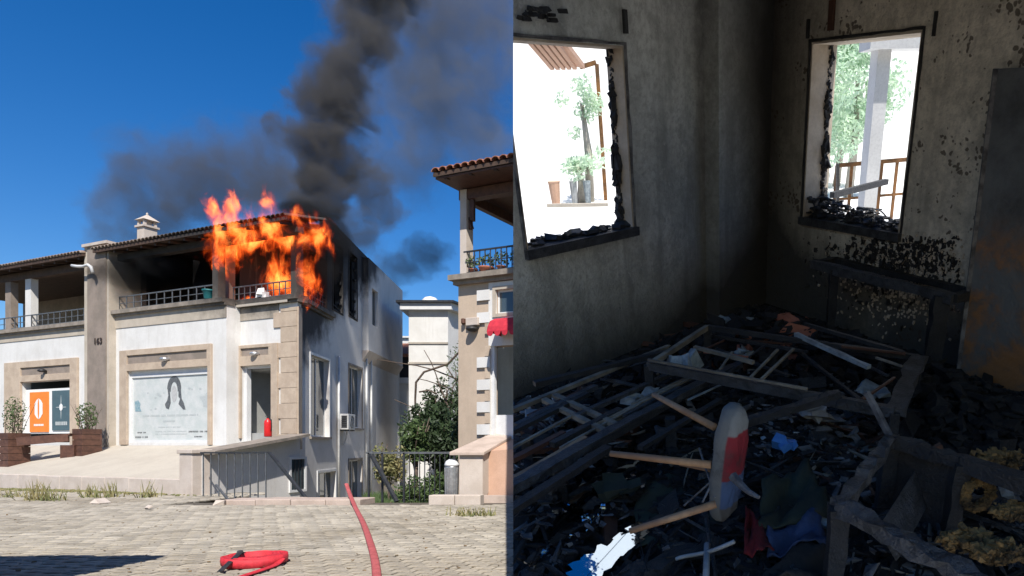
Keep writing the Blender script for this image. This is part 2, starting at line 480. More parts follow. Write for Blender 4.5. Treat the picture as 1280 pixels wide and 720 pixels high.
# low stone edging in front of the stair pit
def slabrow(name, label, x0, x1, y0, y1, n, mat, z0=GZ-.05, z1=GZ+.1):
    t = thing(name, label, 'kerb', (x0, y0, z0))
    xs = [x0 + (x1-x0)*k/n for k in range(n+1)]
    for k in range(n):
        dz = random.uniform(-.012, .012)
        m = MB(); m.box(xs[k]+.008, xs[k+1]-.008, y0+random.uniform(-.02,.02), y1, z0, z1+dz)
        part('kerb_stone', m, mat, t, bevel=.02)
    return t
slabrow('kerb', 'long low pinkish stone edging in front of the railed stair pit', -12.75, -9.05, 17.5, 18.3, 4, M['pink_stone'], -2.6, -1.47)

# ---- sloping forecourt in front of the shops
fb_z = -.06
T0 = Vector((20.8*(243-CX)/FPX, 20.8)); T1 = T0 + uL*14
bk0 = FM.pt(-.3, 0, .0); 
fz = (CY-599)*21.3/FPX
fc = MB()
B0 = FM.pt(FM.hit(300,500)[0], fb_z, .02); B1 = FM.pt(24, fb_z, .02); 
F0 = Vector((T0.x, T0.y, fz)); F1 = Vector((T1.x, T1.y, fz))
fc.hexa([(F0.x,F0.y,-2.7),(B0.x,B0.y,-2.7),(B1.x,B1.y,-2.7),(F1.x,F1.y,-2.7),F0,B0,B1,F1])
fo = struct('forecourt', fc, M['forecourt'])
kb = MB(); 
L = (T1-T0).length
t = thing('forecourt_kerb', 'cream stone kerb along the front edge of the shop forecourt', 'kerb', (T0.x, T0.y, GZ))
Fk = Face((T0.x, T0.y), uL, nF)
k = 0; a = .35
while a < 13.5:
    b2 = a + 1.3
    m = MB(); Fk.box(m, a+.008, b2-.008, GZ-.2, fz+.02+random.uniform(-.01,.01), -.02, .2)
    part('kerb_stone', m, M['cream_stone'], t, bevel=.02); a = b2
# corner pier of the forecourt
m = MB(); Fk.box(m, -.28, .33, -2.7, -.30, -.3, .24)
pr = thing('corner_pier', 'square cream stone pier at the corner of the sloping forecourt', 'pier', Fk.pt(0, GZ, 0))
part('pier_shaft', m, M['cream_stone'], pr, bevel=.02)
m = MB(); Fk.box(m, -.33, .38, -.297, -.17, -.34, .29); part('pier_cap', m, M['cream_stone'], pr, bevel=.02)

# wall with sloping coping from the pier to the corner of the house
pc = Fk.pt(-.3, 0, -.05); cc_ = Vector((C0[0]+.06, C0[1]+.05, 0))
dd = (cc_-pc); FT = Face((pc.x, pc.y), (dd.x, dd.y), (1,-.3)); LT = dd.length
zt0, zt1 = -.22, (CY-542)*HD/FPX
rw = thing('retaining_wall', 'grey plastered retaining wall with sloping coping beside the stair pit', 'wall', FT.pt(0, -2.7, 0))
m = MB(); P = FT.pt
m.hexa([P(0,-2.75,-.25),P(LT,-2.75,-.25),P(LT,-2.75,0),P(0,-2.75,0),P(0,zt0-.1,-.25),P(LT,zt1-.1,-.25),P(LT,zt1-.1,0),P(0,zt0-.1,0)])
part('wall_body', m, M['side_wall'], rw)
for k in range(5):
    a0, a1 = LT*k/5+.006, LT*(k+1)/5-.006
    za, zb = zt0+(zt1-zt0)*k/5, zt0+(zt1-zt0)*(k+1)/5
    m = MB(); m.hexa([P(a0,za-.1,-.4),P(a1,zb-.1,-.4),P(a1,zb-.1,.42),P(a0,za-.1,.42),P(a0,za,-.4),P(a1,zb,-.4),P(a1,zb,.42),P(a0,za,.42)])
    part('coping_stone', m, M['ledge'], rw)
# basement window in that wall
r = FT.rect(364, 381, 574, 612, .03, 372)
bw = root('window', FT.pt(r[0], r[2], 0)); bw.parent = None
def window_at(face, r, parent, wall_o, label=None, frame_mat=None, pane_mat=None, fw=.06, mull=0, depth=.12, sill=False, surround=None):
    """window set back by depth from face offset wall_o"""
    frame_mat = frame_mat or M['white_paint']; pane_mat = pane_mat or M['glass']
    a0, a1, z0, z1 = r
    m = MB(); o = wall_o-depth
    face.box(m, a0, a0+fw, z0, z1, o-.05, o); face.box(m, a1-fw, a1, z0, z1, o-.05, o)
    face.box(m, a0+fw, a1-fw, z0, z0+fw, o-.05, o); face.box(m, a0+fw, a1-fw, z1-fw, z1, o-.05, o)
    for k in range(mull):
        x = a0 + (a1-a0)*(k+1)/(mull+1)
        face.box(m, x-fw/2, x+fw/2, z0+fw, z1-fw, o-.05, o)
    f = part('window', m, frame_mat, parent)
    if label: f['label'] = label
    g = MB(); n = mull+1
    for k in range(n):
        x0 = a0 + (a1-a0)*k/n + fw*.5; x1 = a0+(a1-a0)*(k+1)/n - fw*.5
        g = MB(); face.box(g, x0, x1, z0+fw*.8, z1-fw*.8, o-.035, o-.025)
        part('pane', g, pane_mat, f)
    if sill:
        s_ = MB(); face.box(s_, a0-.12, a1+.12, z0-.09, z0-.002, wall_o-depth, wall_o+.09); part('window_sill', s_, M['ledge'], f)
    if surround:
        s_ = MB(); face.frame(s_, r, .1, wall_o+.002, wall_o+.035, bottom=not sill); part('window_surround', s_, surround, f)
    return f
bpy.data.objects.remove(bw)
m = MB(); FT.box(m, r[0], r[1], r[2], r[3], .0, .012); f = part('window', m, M['glass'], rw)
m = MB(); FT.frame(m, r, .09, .001, .05); part('window_frame', m, M['white_paint'], f)
for k in range(3):
    x = r[0]+(r[1]-r[0])*(k+1)/4; m = MB(); FT.box(m, x-.012, x+.012, r[2], r[3], .03, .055); part('window_bar', m, M['iron'], f)

# ---------------------------------------------------------------- burning house
house = thing('burning_house', 'white two storey house with its corner balcony on fire beside the white plastered shops', 'house', (C0[0], C0[1], -2.7))
z_led = FW.hit(371, 367, .18)[1]
z_lo = z_led - .16
hw = .3
sD = FW.hit(287, 450)[0]; sMa = FM.hit(283, 450)[0]; sMb = FM.hit(137, 450)[0]
# openings
r_door = FW.rect(303, 341, 457, 548, 0, 322); r_door = (r_door[0], r_door[1], .0, r_door[3])
r_shop = FM.rect(161, 262, 461, 553, 0, 212)
r_tr_d = FW.rect(300, 338, 435, 445, 0, 320)
r_tr_s = FM.rect(157, 261, 441, 452, 0, 212)
z_band = FM.hit(212, 404)[1]
m = MB(); FW.wall(m, .36, sD+.2, -2.7, z_lo, -hw, 0, [r_door]); m.prism([FW.pt(0,-2.7,0), FW.pt(.359,-2.7,0), FW.pt(.359,-2.7,-.3), FS.pt(.359,-2.7,-.3), FS.pt(.359,-2.7,0)], (0,0,z_lo+2.7)); part('wall', m, M['white_wall'], house)['label'] = 'white ground floor wall of the right wing'
m = MB(); FM.wall(m, sMa, sMb, -2.7, z_lo, -hw, 0, [r_shop])
FM.box(m, sMa, sMa+.25, -2.7, z_lo, -.56, -hw-.001)
part('wall', m, M['white_wall'], house)['label'] = 'white ground floor wall round the shop window'
# band under the ledge
m = MB(); FM.box(m, sMa-.01, sMb, z_band, z_lo-.002, .002, .03); part('band', m, M['beige_band'], house)
m = MB(); FW.box(m, 1.0, sD+.1, z_band-.05, z_lo-.002, .002, .03); part('band', m, M['beige_band'], house)
# ledges
def ledge(face, a0, a1, z, n=1, pieces=6):
    for k in range(pieces):
        x0, x1 = a0+(a1-a0)*k/pieces+.004, a0+(a1-a0)*(k+1)/pieces-.004
        m = MB(); face.box(m, x0, x1, z-.16, z, -.35, .2); face.box(m, x0, x1, z-.26, z-.162, -.3, .1)
        part('ledge_stone', m, M['ledge'], house)
ledge(FM, sMa-.05, sMb, z_led+.02, pieces=7); ledge(FW, -.15, sD-.05, z_led, pieces=4)
ledge(FS, .02, 3.75, z_led-.01, pieces=4)
# corner quoins on the wing: tan pier of blocks with toothed edge
zq = -.2; k = 0
while zq < z_lo-.3:
    h = .58; wdt = .86 if k % 2 else 1.25
    z1 = min(zq+h, z_lo-.28)
    m = MB(); FW.box(m, .0, wdt, zq+.006, z1-.006, .001, .05); part('quoin', m, M['tan_stone'], house, bevel=.01)
    zq += h; k += 1
m = MB(); FS.box(m, -.03, .34, -.2, z_lo-.27, .002, .045); part('corner_pier', m, M['tan_stone'], house)
# stone portals
def portal(face, o, px0, px1, ptop, pbot, r, rt, at):
    R = face.rect(px0, px1, ptop, pbot, o, at)
    m = MB(); z0 = max(R[2], -.1)
    face.box(m, R[0], r[0]-.002, z0, R[3], o, o+.09); face.box(m, r[1]+.002, R[1], z0, R[3], o, o+.09)
    face.box(m, r[0], r[1], r[3]+.002, rt[2], o, o+.09); face.box(m, r[0], r[1], rt[3], R[3], o, o+.09)
    face.box(m, r[0], rt[0] if rt[0] > r[0] else r[0]+.01, rt[2]+.001, rt[3]-.001, o, o+.088)
    p = part('portal', m, M['tan_stone'], house, bevel=.008)
    m = MB(); face.box(m, r[0]+.001, r[1]-.001, rt[2]+.001, rt[3]-.001, o+.002, o+.03); part('transom_panel', m, M['beige_band'] if 0 else M['pilaster'], p)
    c = face.pt((r[0]+r[1])/2, (rt[2]+rt[3])/2, o+.09)
    m = MB(); m.lathe((c.x, c.y, c.z-.1), [(.06,.1),(.17,.07),(.2,0),(.14,-.05),(.03,-.07)], 14); part('portal_lamp', m, M['steel'], p, smooth=True)
    m = MB(); m.bar(face.pt((r[0]+r[1])/2, c.z, o+.02), c+Vector((0,0,-.02)), .05, .05); part('lamp_bracket', m, M['iron'], p)
    return p
portal(FW, 0, 290, 349, 431, 548, (r_door[0], r_door[1], 0, r_door[3]), r_tr_d, 320)
portal(FM, 0, 152, 266, 434, 556, r_shop, r_tr_s, 212)
# shop window with its printed poster
m = MB(); FM.frame(m, (r_shop[0]+.1, r_shop[1]-.1, r_shop[2]+.1, r_shop[3]-.28), .1, -.14, -.06); FM.box(m, r_shop[0], r_shop[1], r_shop[3]-.18, r_shop[3], -.2, -.08)
sw = part('shop_window', m, M['white_paint'], house)
q = (r_shop[0]+.1, r_shop[1]-.1, r_shop[2]+.1, r_shop[3]-.28)
m = MB(); FM.box(m, q[0], q[1], q[2], q[3], -.13, -.11); part('poster', m, M['poster'], sw)
qa, qb, qc, qd = q
def PQ(x, y, o=-.106):                            # x from the left edge 0..1, y from top 0..1
    return FM.pt(qb-(qb-qa)*x, qd-(qd-qc)*y, o)
def ink(parent, name, polys, mat, d=.003, o=-.106):
    m = MB(); dv = FM.n*d
    for pl in polys: m.prism([PQ(x, y, o) for x, y in pl], Vector((dv.x, dv.y, 0)))
    p_ = part(name, m, mat, parent); return p_
hair = []
for k in range(17):                               # dark hair arching round a pale face
    a = math.pi*k/16
    hair.append((.545-.085*math.cos(a)*(1.05), .20-.20*math.sin(a)))
inner = []
for k in range(17):
    a = math.pi*k/16
    inner.append((.545-.045*math.cos(a), .25-.155*math.sin(a)))
polys = []
for k in range(16): polys.append([hair[k], hair[k+1], inner[k+1], inner[k]])
L_ = [(.46,.20),(.49,.24),(.495,.33),(.50,.42),(.475,.52),(.44,.50),(.425,.44),(.455,.38),(.47,.30)]
Rr = [(.63,.20),(.60,.24),(.60,.33),(.62,.36),(.60,.44),(.66,.53),(.69,.53),(.665,.42),(.64,.36)]
ink(sw, 'printed_hair', polys+[L_, Rr], M['ink'])
ink(sw, 'printed_face', [[(.505+.0*k,.26) if 0 else (.545+.036*math.cos(6.283*k/14), .28+.13*math.sin(6.283*k/14)) for k in range(14)]], M['face_ink'])
def blot(cx, cy, r, n=7):
    return [(cx+r*random.uniform(.5,1)*math.cos(6.28*k/n), cy+r*1.1*random.uniform(.5,1)*math.sin(6.28*k/n)) for k in range(n)]
ink(sw, 'printed_bird', [blot(x, y, r) for x, y, r in ((.33,.27,.03),(.36,.30,.02),(.30,.33,.018),(.74,.2,.025),(.77,.22,.015),(.87,.22,.02),(.2,.25,.015),(.3,.5,.02),(.24,.52,.014),(.41,.26,.012))], M['pale_ink'])
ink(sw, 'printed_flower', [[(.02,.38),(.07,.36),(.10,.42),(.09,.47),(.11,.54),(.03,.54)]], M['teal_ink'])
ink(sw, 'printed_wing', [[(.97,.24),(.99,.3),(.99,.5),(.91,.5),(.9,.42),(.86,.34),(.93,.33)]], M['pale_ink'])
def words_row(x0, x1, y, h, seed):
    rd = random.Random(seed); out = []; x = x0
    while x < x1:
        ww = rd.uniform(.006,.014)
        out.append([(x,y),(x+ww,y),(x+ww,y+h*rd.uniform(.7,1)),(x,y+h)]); x += ww + (.006 if rd.random() < .8 else .02)
    return out
ink(sw, 'printed_lettering', words_row(.13,.85,.60,.030,1)+words_row(.40,.56,.69,.030,2)+words_row(.34,.62,.79,.018,3)+words_row(.3,.7,.86,.014,4)+words_row(.3,.7,.90,.014,5), M['pale_ink'])
ink(sw, 'printed_lettering', words_row(.06,.17,.87,.022,6)+words_row(.03,.2,.94,.03,7)+words_row(.73,.95,.86,.026,8)+words_row(.8,.9,.94,.022,9), M['ink'])
# doorway: frame, grey room behind, door leaf
m = MB(); FW.box(m, r_door[0], r_door[0]+.07, 0, r_door[3], -.25, -.1); FW.box(m, r_door[1]-.14, r_door[1], 0, r_door[3], -.25, -.08); FW.box(m, r_door[0]+.07, r_door[1]-.14, r_door[3]-.09, r_door[3], -.25, -.1)
part('door_frame', m, M['white_paint'], house)
m = MB()
FW.box(m, r_door[0]+1.1, sD+2, .0, 2.9, -3.2, -3.0); m.bar(FW.pt(r_door[0]-.3,1.35,-.31), FW.pt(r_door[0]+1.2,1.35,-3.0), .1, 2.7); FW.box(m, r_door[1]+.3, r_door[1]+.45, 0, 2.9, -3.0, -.31); P = FW.pt
m.prism([P(r_door[0]-.3,2.9,-.31), P(sD+1,2.9,-.31), P(sD+1,2.9,-3.1), P(r_door[0]+1.2,2.9,-3.1)], (0,0,.1)); m.prism([P(r_door[0]-.3,-.12,-.31), P(sD+1,-.12,-.31), P(sD+1,-.12,-3.1), P(r_door[0]+1.2,-.12,-3.1)], (0,0,.555))
part('shop_interior', m, M['grey_room'], house)

AC = (uS.dot(uL))/(-uS.dot(nF))                    # how far the side wall runs in behind the front, per metre of depth
# ---- upper floor: open balcony with burnt-out rooms
z_ceil = z_led + 3.1
zb0 = z_lo-.1
m = MB()   # slab
P = FM.pt; m.prism([P(.3,zb0,-.36), P(sMb,zb0,-.36), P(sMb,zb0,-4.5), P(AC*4.6,zb0,-4.5)], (0,0,z_lo+.1-zb0)); part('balcony_floor', m, M['concrete'], house)
m = MB()   # burnt back and inner walls
FW.wall(m, AC*3.9+.1, sMb+1.5, z_lo+.1, z_ceil+.9, -3.6, -3.3)
P = FW.pt; m.prism([P(.3,z_ceil,-.2), P(sMb,z_ceil,-.2), P(sMb,z_ceil,-5), P(AC*5+.1,z_ceil,-5)], (0,0,.1))
FW.box(m, AC*6.2+.1, sMb, z_lo+.1, z_ceil+.1, -6.2, -6.0)
FM.box(m, sMb, sMb+.2, z_lo+.1, z_ceil, -3.29, -1.3)
part('burnt_back_wall', m, M['soot'], house)
# columns
def column(face, px, wpx, o0, o1, ztop, mat, zbot=None):
    a = face.hit(px, 330, o1)[0]; d = abs(face.hit(px+wpx, 330, o1)[0]-a)/2
    m = MB(); face.box(m, a-d, a+d, (zbot or z_led)+.001, ztop, o0, o1); return m
eave_o = .95
ze_l = FM.hit(137, 305, eave_o-.55)[1]; ze_r = FW.hit(372, 272, eave_o)[1]
print('ledge', z_led, 'eave', ze_l, ze_r, 'band', z_band)
zc = min(ze_l, ze_r) + .18
part('column', column(FM, 269, 7, -.3, -.02, zc, M['beige_band']), M['beige_band'], house)
part('column', column(FW, 284, 4, -.3, -.05, zc, M['soot']), M['pilaster'], house)
part('column', column(FW, 367, 7, -.3, -.02, zc, M['beige_band']), M['beige_band'], house)
part('column', column(FM, 140, 6, -.3, -.02, zc, M['beige_band']), M['beige_band'], house)
# railings
def railing(face, a0, a1, z, h, o, parent, mat, sp=.35, name='railing'):
    m = MB(); P = face.pt
    m.bar(P(a0,z+h,o), P(a1,z+h,o), .05, .045); m.bar(P(a0,z+.1,o), P(a1,z+.1,o), .03, .03); m.bar(P(a0,z+h*.55,o), P(a1,z+h*.55,o), .025, .025)
    p = part(name, m, mat, parent); n = max(2, int(abs(a1-a0)/sp))
    for k in range(n+1):
        a = a0+(a1-a0)*k/n; m = MB(); m.bar(P(a,z,o), P(a,z+h,o), .03, .03) ; part('baluster', m, mat, p)
    return p
railing(FM, FM.hit(265,350)[0]+.1, FM.hit(145,350)[0], z_led+.02, .62, -.12, house, M['grey_iron'], .5)
railing(FW, FW.hit(363,350)[0]+.1, FW.hit(288,350)[0], z_led, .62, -.12, house, M['grey_iron'], .3)
railing(FS, .3, 3.6, z_led, .62, -.1, house, M['iron'], .3)
# pot on the ledge
a = FM.hit(260, 370, -.05)[0]; c = FM.pt(a, z_led+.022, -.08)
m = MB(); m.lathe(c, [(.11,0),(.16,.1),(.2,.36),(.23,.38),(.23,.43),(.18,.43),(.17,.34)], 16)
tag(single('plant_pot', m, M['teal_pot'], c, smooth=True), 'teal plant pot standing on the burning balcony ledge', 'pot')
for k, (pxx, mt, lb) in enumerate(((333, 'white_paint', 'white cloth bundle left on the ledge in front of the flames'), )):
    a = FW.hit(pxx, 370, -.1)[0]; c = FW.pt(a, z_led+.13, .0); m = MB()
    for j in range(4): m.lump(c+Vector((random.uniform(-.1,.1), random.uniform(-.05,.05), random.uniform(-.06,.1))), .12)
    tag(single('cloth_bundle', m, M[mt], c), lb, 'cloth')

# roof: two slopes with a tiled eave
def roof_strip(face, a0, a1, z, o_e, back, rise, house, mat_t, tile=.24, ac=0):
    P = face.pt
    m = MB()
    ab = a0+ac*(back+o_e)
    m.hexa([P(a0,z,o_e),P(a1,z,o_e),P(a1,z+rise,-back),P(ab,z+rise,-back),P(a0,z+.12,o_e),P(a1,z+.12,o_e),P(a1,z+rise+.12,-back),P(ab,z+rise+.12,-back)])
    rf = part('roof', m, M['eave_wood'], house)
    n = int((a1-a0)/tile); 
    sl = (rise)/(back+o_e)
    for k in range(n):
        a = a0+(k+.5)*(a1-a0)/n; r = (a1-a0)/n*.56
        m = MB(); seg = 6; o0, o1 = o_e+.07, o_e-1.6
        pts0 = []; pts1 = []; q0 = []; q1 = []
        for j in range(seg+1):
            an = math.pi*j/seg
            x = a - r*math.cos(an); zz = r*math.sin(an)*.8
            xi = a-(r-.025)*math.cos(an); zi = (r-.025)*math.sin(an)*.8
            base = z+.125
            pts0.append(P(x, base+zz, o0)); pts1.append(P(x, base+zz+sl*(o0-o1), o1))
            q0.append(P(xi, base+zi, o0)); q1.append(P(xi, base+zi+sl*(o0-o1), o1))
        for j in range(seg):
            m.quad(pts0[j], pts0[j+1], pts1[j+1], pts1[j]); m.quad(q0[j], q1[j], q1[j+1], q0[j+1]); m.quad(pts0[j], q0[j], q0[j+1], pts0[j+1])
        part('roof_tile', m, mat_t, rf)
    # rafters
    for k in range(int((a1-a0)/.9)):
        a = a0+.4+k*.9
        m = MB(); m.hexa([P(a-.05,z-.1,o_e-.08),P(a+.05,z-.1,o_e-.08),P(a+.05,z-.1+sl*1.6,o_e-1.7),P(a-.05,z-.1+sl*1.6,o_e-1.7),
                          P(a-.05,z-.002,o_e-.08),P(a+.05,z-.002,o_e-.08),P(a+.05,z-.002+sl*1.6,o_e-1.7),P(a-.05,z-.002+sl*1.6,o_e-1.7)])
        part('rafter', m, M['eave_wood'], rf)
    return rf
roof_strip(FM, -.75, sMb+.3, (ze_l+ze_r)/2-.14, eave_o-.5, 4.5, 1.0, house, M['old_tile'], ac=AC)
m = MB(); zE = (ze_l+ze_r)/2
FM.box(m, -.6, sMb, zE-.42, zE-.15, -.34, -.04); part('eave_beam', m, M['soot'], house)
m = MB(); FS.box(m, .3, 4.0, zE-.42, zE-.15, -.34, -.04); part('eave_beam', m, M['soot'], house)

# side wall
zs0 = FS.hit(418, 279)[1]; 
sB = FS.hit(453, 400)[0]; sE = FS.hit(497, 400)[0]
zs1 = FS.hit(488, 352)[1]
print('side', zs0, zs1, 'bay', sB, 'end', sE)
def sr(px0, px1, pt_, pb_, o=0):
    return FS.rect(px0, px1, pt_, pb_, o, (px0+px1)/2)
sU = FS.hit(409, 350)[0]
w1 = sr(416, 428, 306, 389); w2 = sr(436, 446, 318, 397)
m = MB(); P = FS.pt
zt = lambda s: zs0 + (zs1-zs0)*(s-4.0)/(sE-4.0)
FS.wall(m, sU, sB, z_led-.3, 9.3, -.3, 0, [w1, w2])
m.hexa([P(sU,9.3,-.3),P(sE,9.3,-.3),P(sE,9.3,0),P(sU,9.3,0),P(sU,zt(sU),-.3),P(sE,zt(sE),-.3),P(sE,zt(sE),0),P(sU,zt(sU),0)])
FS.box(m, sU, sU+.3, z_lo, 9.3, -3.3, -.301)
part('wall', m, M['side_wall'], house)['label'] = 'smoke stained upper side wall'
m = MB(); FS.box(m, sU+.3, sE, z_lo, 9.2, -3.2, -3.0); FS.box(m, sU+.3, sE, z_lo, z_lo+.1, -3, -.3); FS.box(m, sU+.3, sE, 9.2, 9.3, -3.2, -.3); part('burnt_back_wall', m, M['soot'], house)
for ww in (w1, w2):
    m = MB(); FS.frame(m, ww, .07, -.12, .03); f = part('window', m, M['soot'], house); f['label'] = 'burnt out upper window'
    m = MB(); a0, a1, z0, z1 = ww
    for k in range(7):
        z = z0 + (z1-z0)*k/6; m.lump(P(a0+.05, z, -.1), .06); m.lump(P(a1-.05, z-.1, -.1), .06)
    m.bar(P(a0, z0+.3, -.1), P(a1, z0+.1, -.1), .05, .05)
    part('charred_sash', m, M['soot'], f)
# bay
r3 = sr(471, 478, 363, 408, .5)
zbb = FS.hit(460, 438, .25)[1]
m = MB(); FS.wall(m, sB, sE, zbb, zt(sB)-.25, -.0, .28, [(r3[0], r3[1], r3[2], r3[3])])
part('wall', m, M['side_wall'], house)['label'] = 'projecting upper bay of the side wall'
m = MB(); m.hexa([P(sB,zbb-.55,0.001),P(sE,zbb-.55,0.001),P(sE,zbb-.5,.02),P(sB,zbb-.5,.02),P(sB-.05,zbb-.005,0.001),P(sE,zbb-.005,0.001),P(sE,zbb-.005,.33),P(sB-.05,zbb-.005,.33)])
part('bay_corbel', m, M['cream_stone'], house)
window_at(FS, r3, house, .28, frame_mat=M['ledge'], depth=.15, mull=0)
# lower side wall
wa = sr(388, 411, 447, 546); wb = sr(436, 452, 459, 535); wc = sr(397, 419, 590, 640); wd = sr(436, 452, 575, 640)
m = MB(); FS.wall(m, .36, sE, -2.75, z_led-.301, -.3, 0, [wa, wb, wc, wd]); part('wall', m, M['side_wall'], house)['label'] = 'pale grey lower side wall'
for ww, sl, mu in ((wa, True, 1), (wb, True, 1), (wc, False, 2), (wd, False, 1)):
    window_at(FS, ww, house, 0, mull=mu, sill=sl, surround=M['white_paint'] if ww is wc or ww is wa else M['ledge'], depth=.16)
for pxx, ya, yb in ((421, 445, 640), (456, 440, 640), (462, 440, 640)):
    a = FS.hit(pxx, 500)[0]; m = MB(); z1 = FS.hit(pxx, ya)[1]
    m.tube([P(a, -2.7, .08), P(a, z1, .08)], .05, 8); part('drainpipe', m, M['ac_grey'], house, smooth=True)
# back and far walls so the house is closed
m = MB(); Pm = FM.pt
e = FS.pt(sE, 0, 0); m.bar((e.x, e.y, 3), (e.x-14, e.y+5, 3), .3, 12.5); part('wall', m, M['white_wall'], house)['label'] = 'rear wall'

# chimney
a, z = FW.hit(184, 295, -2.2); 
def chimney(face, px, o, ztop_px, zb, parent, hw=.3):
    a, zt_ = face.hit(px, ztop_px, o)
    P = face.pt; m = MB(); face.box(m, a-hw, a+hw, zb, zt_-.75, o-hw, o+hw); ch = part('chimney', m, M['cream_stone'], parent)
    m = MB(); face.box(m, a-hw-.07, a+hw+.07, zt_-.749, zt_-.66, o-hw-.07, o+hw+.07)
    for (x, y) in ((-1,-1),(1,-1),(1,1),(-1,1)):
        face.box(m, a+x*hw*.8-.05, a+x*hw*.8+.05, zt_-.66, zt_-.4, o+y*hw*.8-.05, o+y*hw*.8+.05)
    face.box(m, a-.12, a+.12, zt_-.66, zt_-.4, o-.12, o+.12)
    part('chimney_pot', m, M['cream_stone'], ch)
    m = MB(); b_ = [P(a-hw-.08,zt_-.4,o-hw-.08),P(a+hw+.08,zt_-.4,o-hw-.08),P(a+hw+.08,zt_-.4,o+hw+.08),P(a-hw-.08,zt_-.4,o+hw+.08)]
    m.poly(b_)
    for i in range(4): m.poly([b_[i], b_[(i+1)%4], P(a, zt_-.08, o)])
    m.lathe(P(a, zt_-.12, o), [(.04,0),(.05,.06),(.02,.12)], 8)
    part('chimney_cap', m, M['cream_stone'], ch)
chimney(FM, 184, -2.6, 266, zE-.1, house, .27)

# ---------------------------------------------------------------- pilaster and left neighbour
pil = thing('party_pilaster', 'tall brown rendered pilaster with house number between the two shops', 'pilaster', FP.pt(FP.hit(121,500)[0], -.2, 0))
pa, pb = FP.hit(132, 450)[0], FP.hit(109, 450)[0]; zp = FP.hit(120, 307)[1]
m = MB(); FP.box(m, pa, pb, -.4, zp, -1.5, 0); part('shaft', m, M['pilaster'], pil)
m = MB(); FP.box(m, pb+.002, FP.hit(104,450)[0], -.4, zp+.0, -1.2, -.04); part('side_strip', m, M['beige_band'], pil)
m = MB(); FP.box(m, pa-.14, pa-.002, -.4, zp-.02, -1.2, -.04); part('side_strip', m, M['beige_band'], pil)
m = MB(); FP.box(m, pa-.2, pb+.25, zp+.001, zp+.12, -1.3, .08); part('pilaster_cap', m, M['cream_stone'], pil)
fc_ = bpy.data.curves.new('house_number', 'FONT'); fc_.body = '163'; fc_.size = .36; fc_.extrude = .012; fc_.align_x = 'CENTER'; fc_.space_character = 1.15; fc_.offset = .008
tx = bpy.data.objects.new('tmp_text', fc_); col.objects.link(tx)
bpy.context.view_layer.update()
me = bpy.data.meshes.new_from_object(tx.evaluated_get(bpy.context.evaluated_depsgraph_get())); bpy.data.objects.remove(tx)
me.materials.clear(); me.materials.append(M['bronze'])
no = bpy.data.objects.new('house_number', me); col.objects.link(no); no.parent = pil
a, z = FP.hit(123, 430); p = FP.pt(a, z, .02) - org(pil)
no.matrix_local = Matrix.Translation(p) @ Matrix(((-FP.u.x, 0, FP.n.x, 0), (-FP.u.y, 0, FP.n.y, 0), (0, 1, 0, 0), (0, 0, 0, 1)))
# white swan-neck gutter pipe
pts = [(90,332),(97,333),(104,333),(110,331),(114,334),(116,341)]
m = MB(); m.tube([FP.pt(FP.hit(x,y,.25)[0], FP.hit(x,y,.25)[1], .25) for x,y in pts], .06, 10); part('gutter_pipe', m, M['white_paint'], pil, smooth=True)

nb = thing('neighbour_house', 'left neighbouring house with shaded open balcony above the orange poster shop', 'house', FL.pt(FL.hit(50,500)[0], -.2, 0))
la = FP.hit(104, 450)[0]; lb = la + 12
zl = FL.hit(50, 407, .2)[1]
r_l = FL.rect(28, 90, 476, 553, 0, 60); rt_l = FL.rect(14, 90, 458, 468, 0, 60)
m = MB(); FL.wall(m, la, lb, -.5, zl-.16, -.3, 0, [r_l]); part('wall', m, M['white_wall'], nb)
m = MB(); FL.box(m, la, lb, FL.hit(50,424)[1], zl-.162, .002, .03); part('band', m, M['beige_band'], nb)
for k in range(8):
    x0, x1 = la+12*k/8+.004, la+12*(k+1)/8-.004; m = MB(); FL.box(m, x0, x1, zl-.16, zl, -.4, .2); FL.box(m, x0, x1, zl-.26, zl-.162, -.3, .1); part('ledge_stone', m, M['ledge'], nb)
Rl = FL.rect(8, 99, 450, 556, 0, 60)
m = MB(); FL.box(m, Rl[0], r_l[0], Rl[2], Rl[3], .001, .09); FL.box(m, r_l[1], Rl[1], Rl[2], Rl[3], .001, .09); FL.box(m, r_l[0], r_l[1], r_l[3], rt_l[2], .001, .09); FL.box(m, r_l[0], r_l[1], rt_l[3], Rl[3], .001, .09)
pt_ = part('portal', m, M['tan_stone'], nb, bevel=.01)
m = MB(); FL.box(m, r_l[0], r_l[1], rt_l[2], rt_l[3], .002, .03); part('transom_panel', m, M['pilaster'], pt_)
c = FL.pt((r_l[0]+r_l[1])/2, (rt_l[2]+rt_l[3])/2-.05, .16); m = MB(); m.lathe(c, [(.05,.12),(.15,.06),(.17,0),(.1,-.04)], 12); part('portal_lamp', m, M['black'], pt_, smooth=True)
m = MB(); FL.box(m, r_l[0]-.2, r_l[1]+4, r_l[2]-.3, r_l[3]+.3, -1.6, -1.5); FL.box(m, r_l[0]-.2, r_l[1]+4, r_l[3]+.3, r_l[3]+.4, -1.6, -.3); part('shop_interior', m, M['black'], nb)
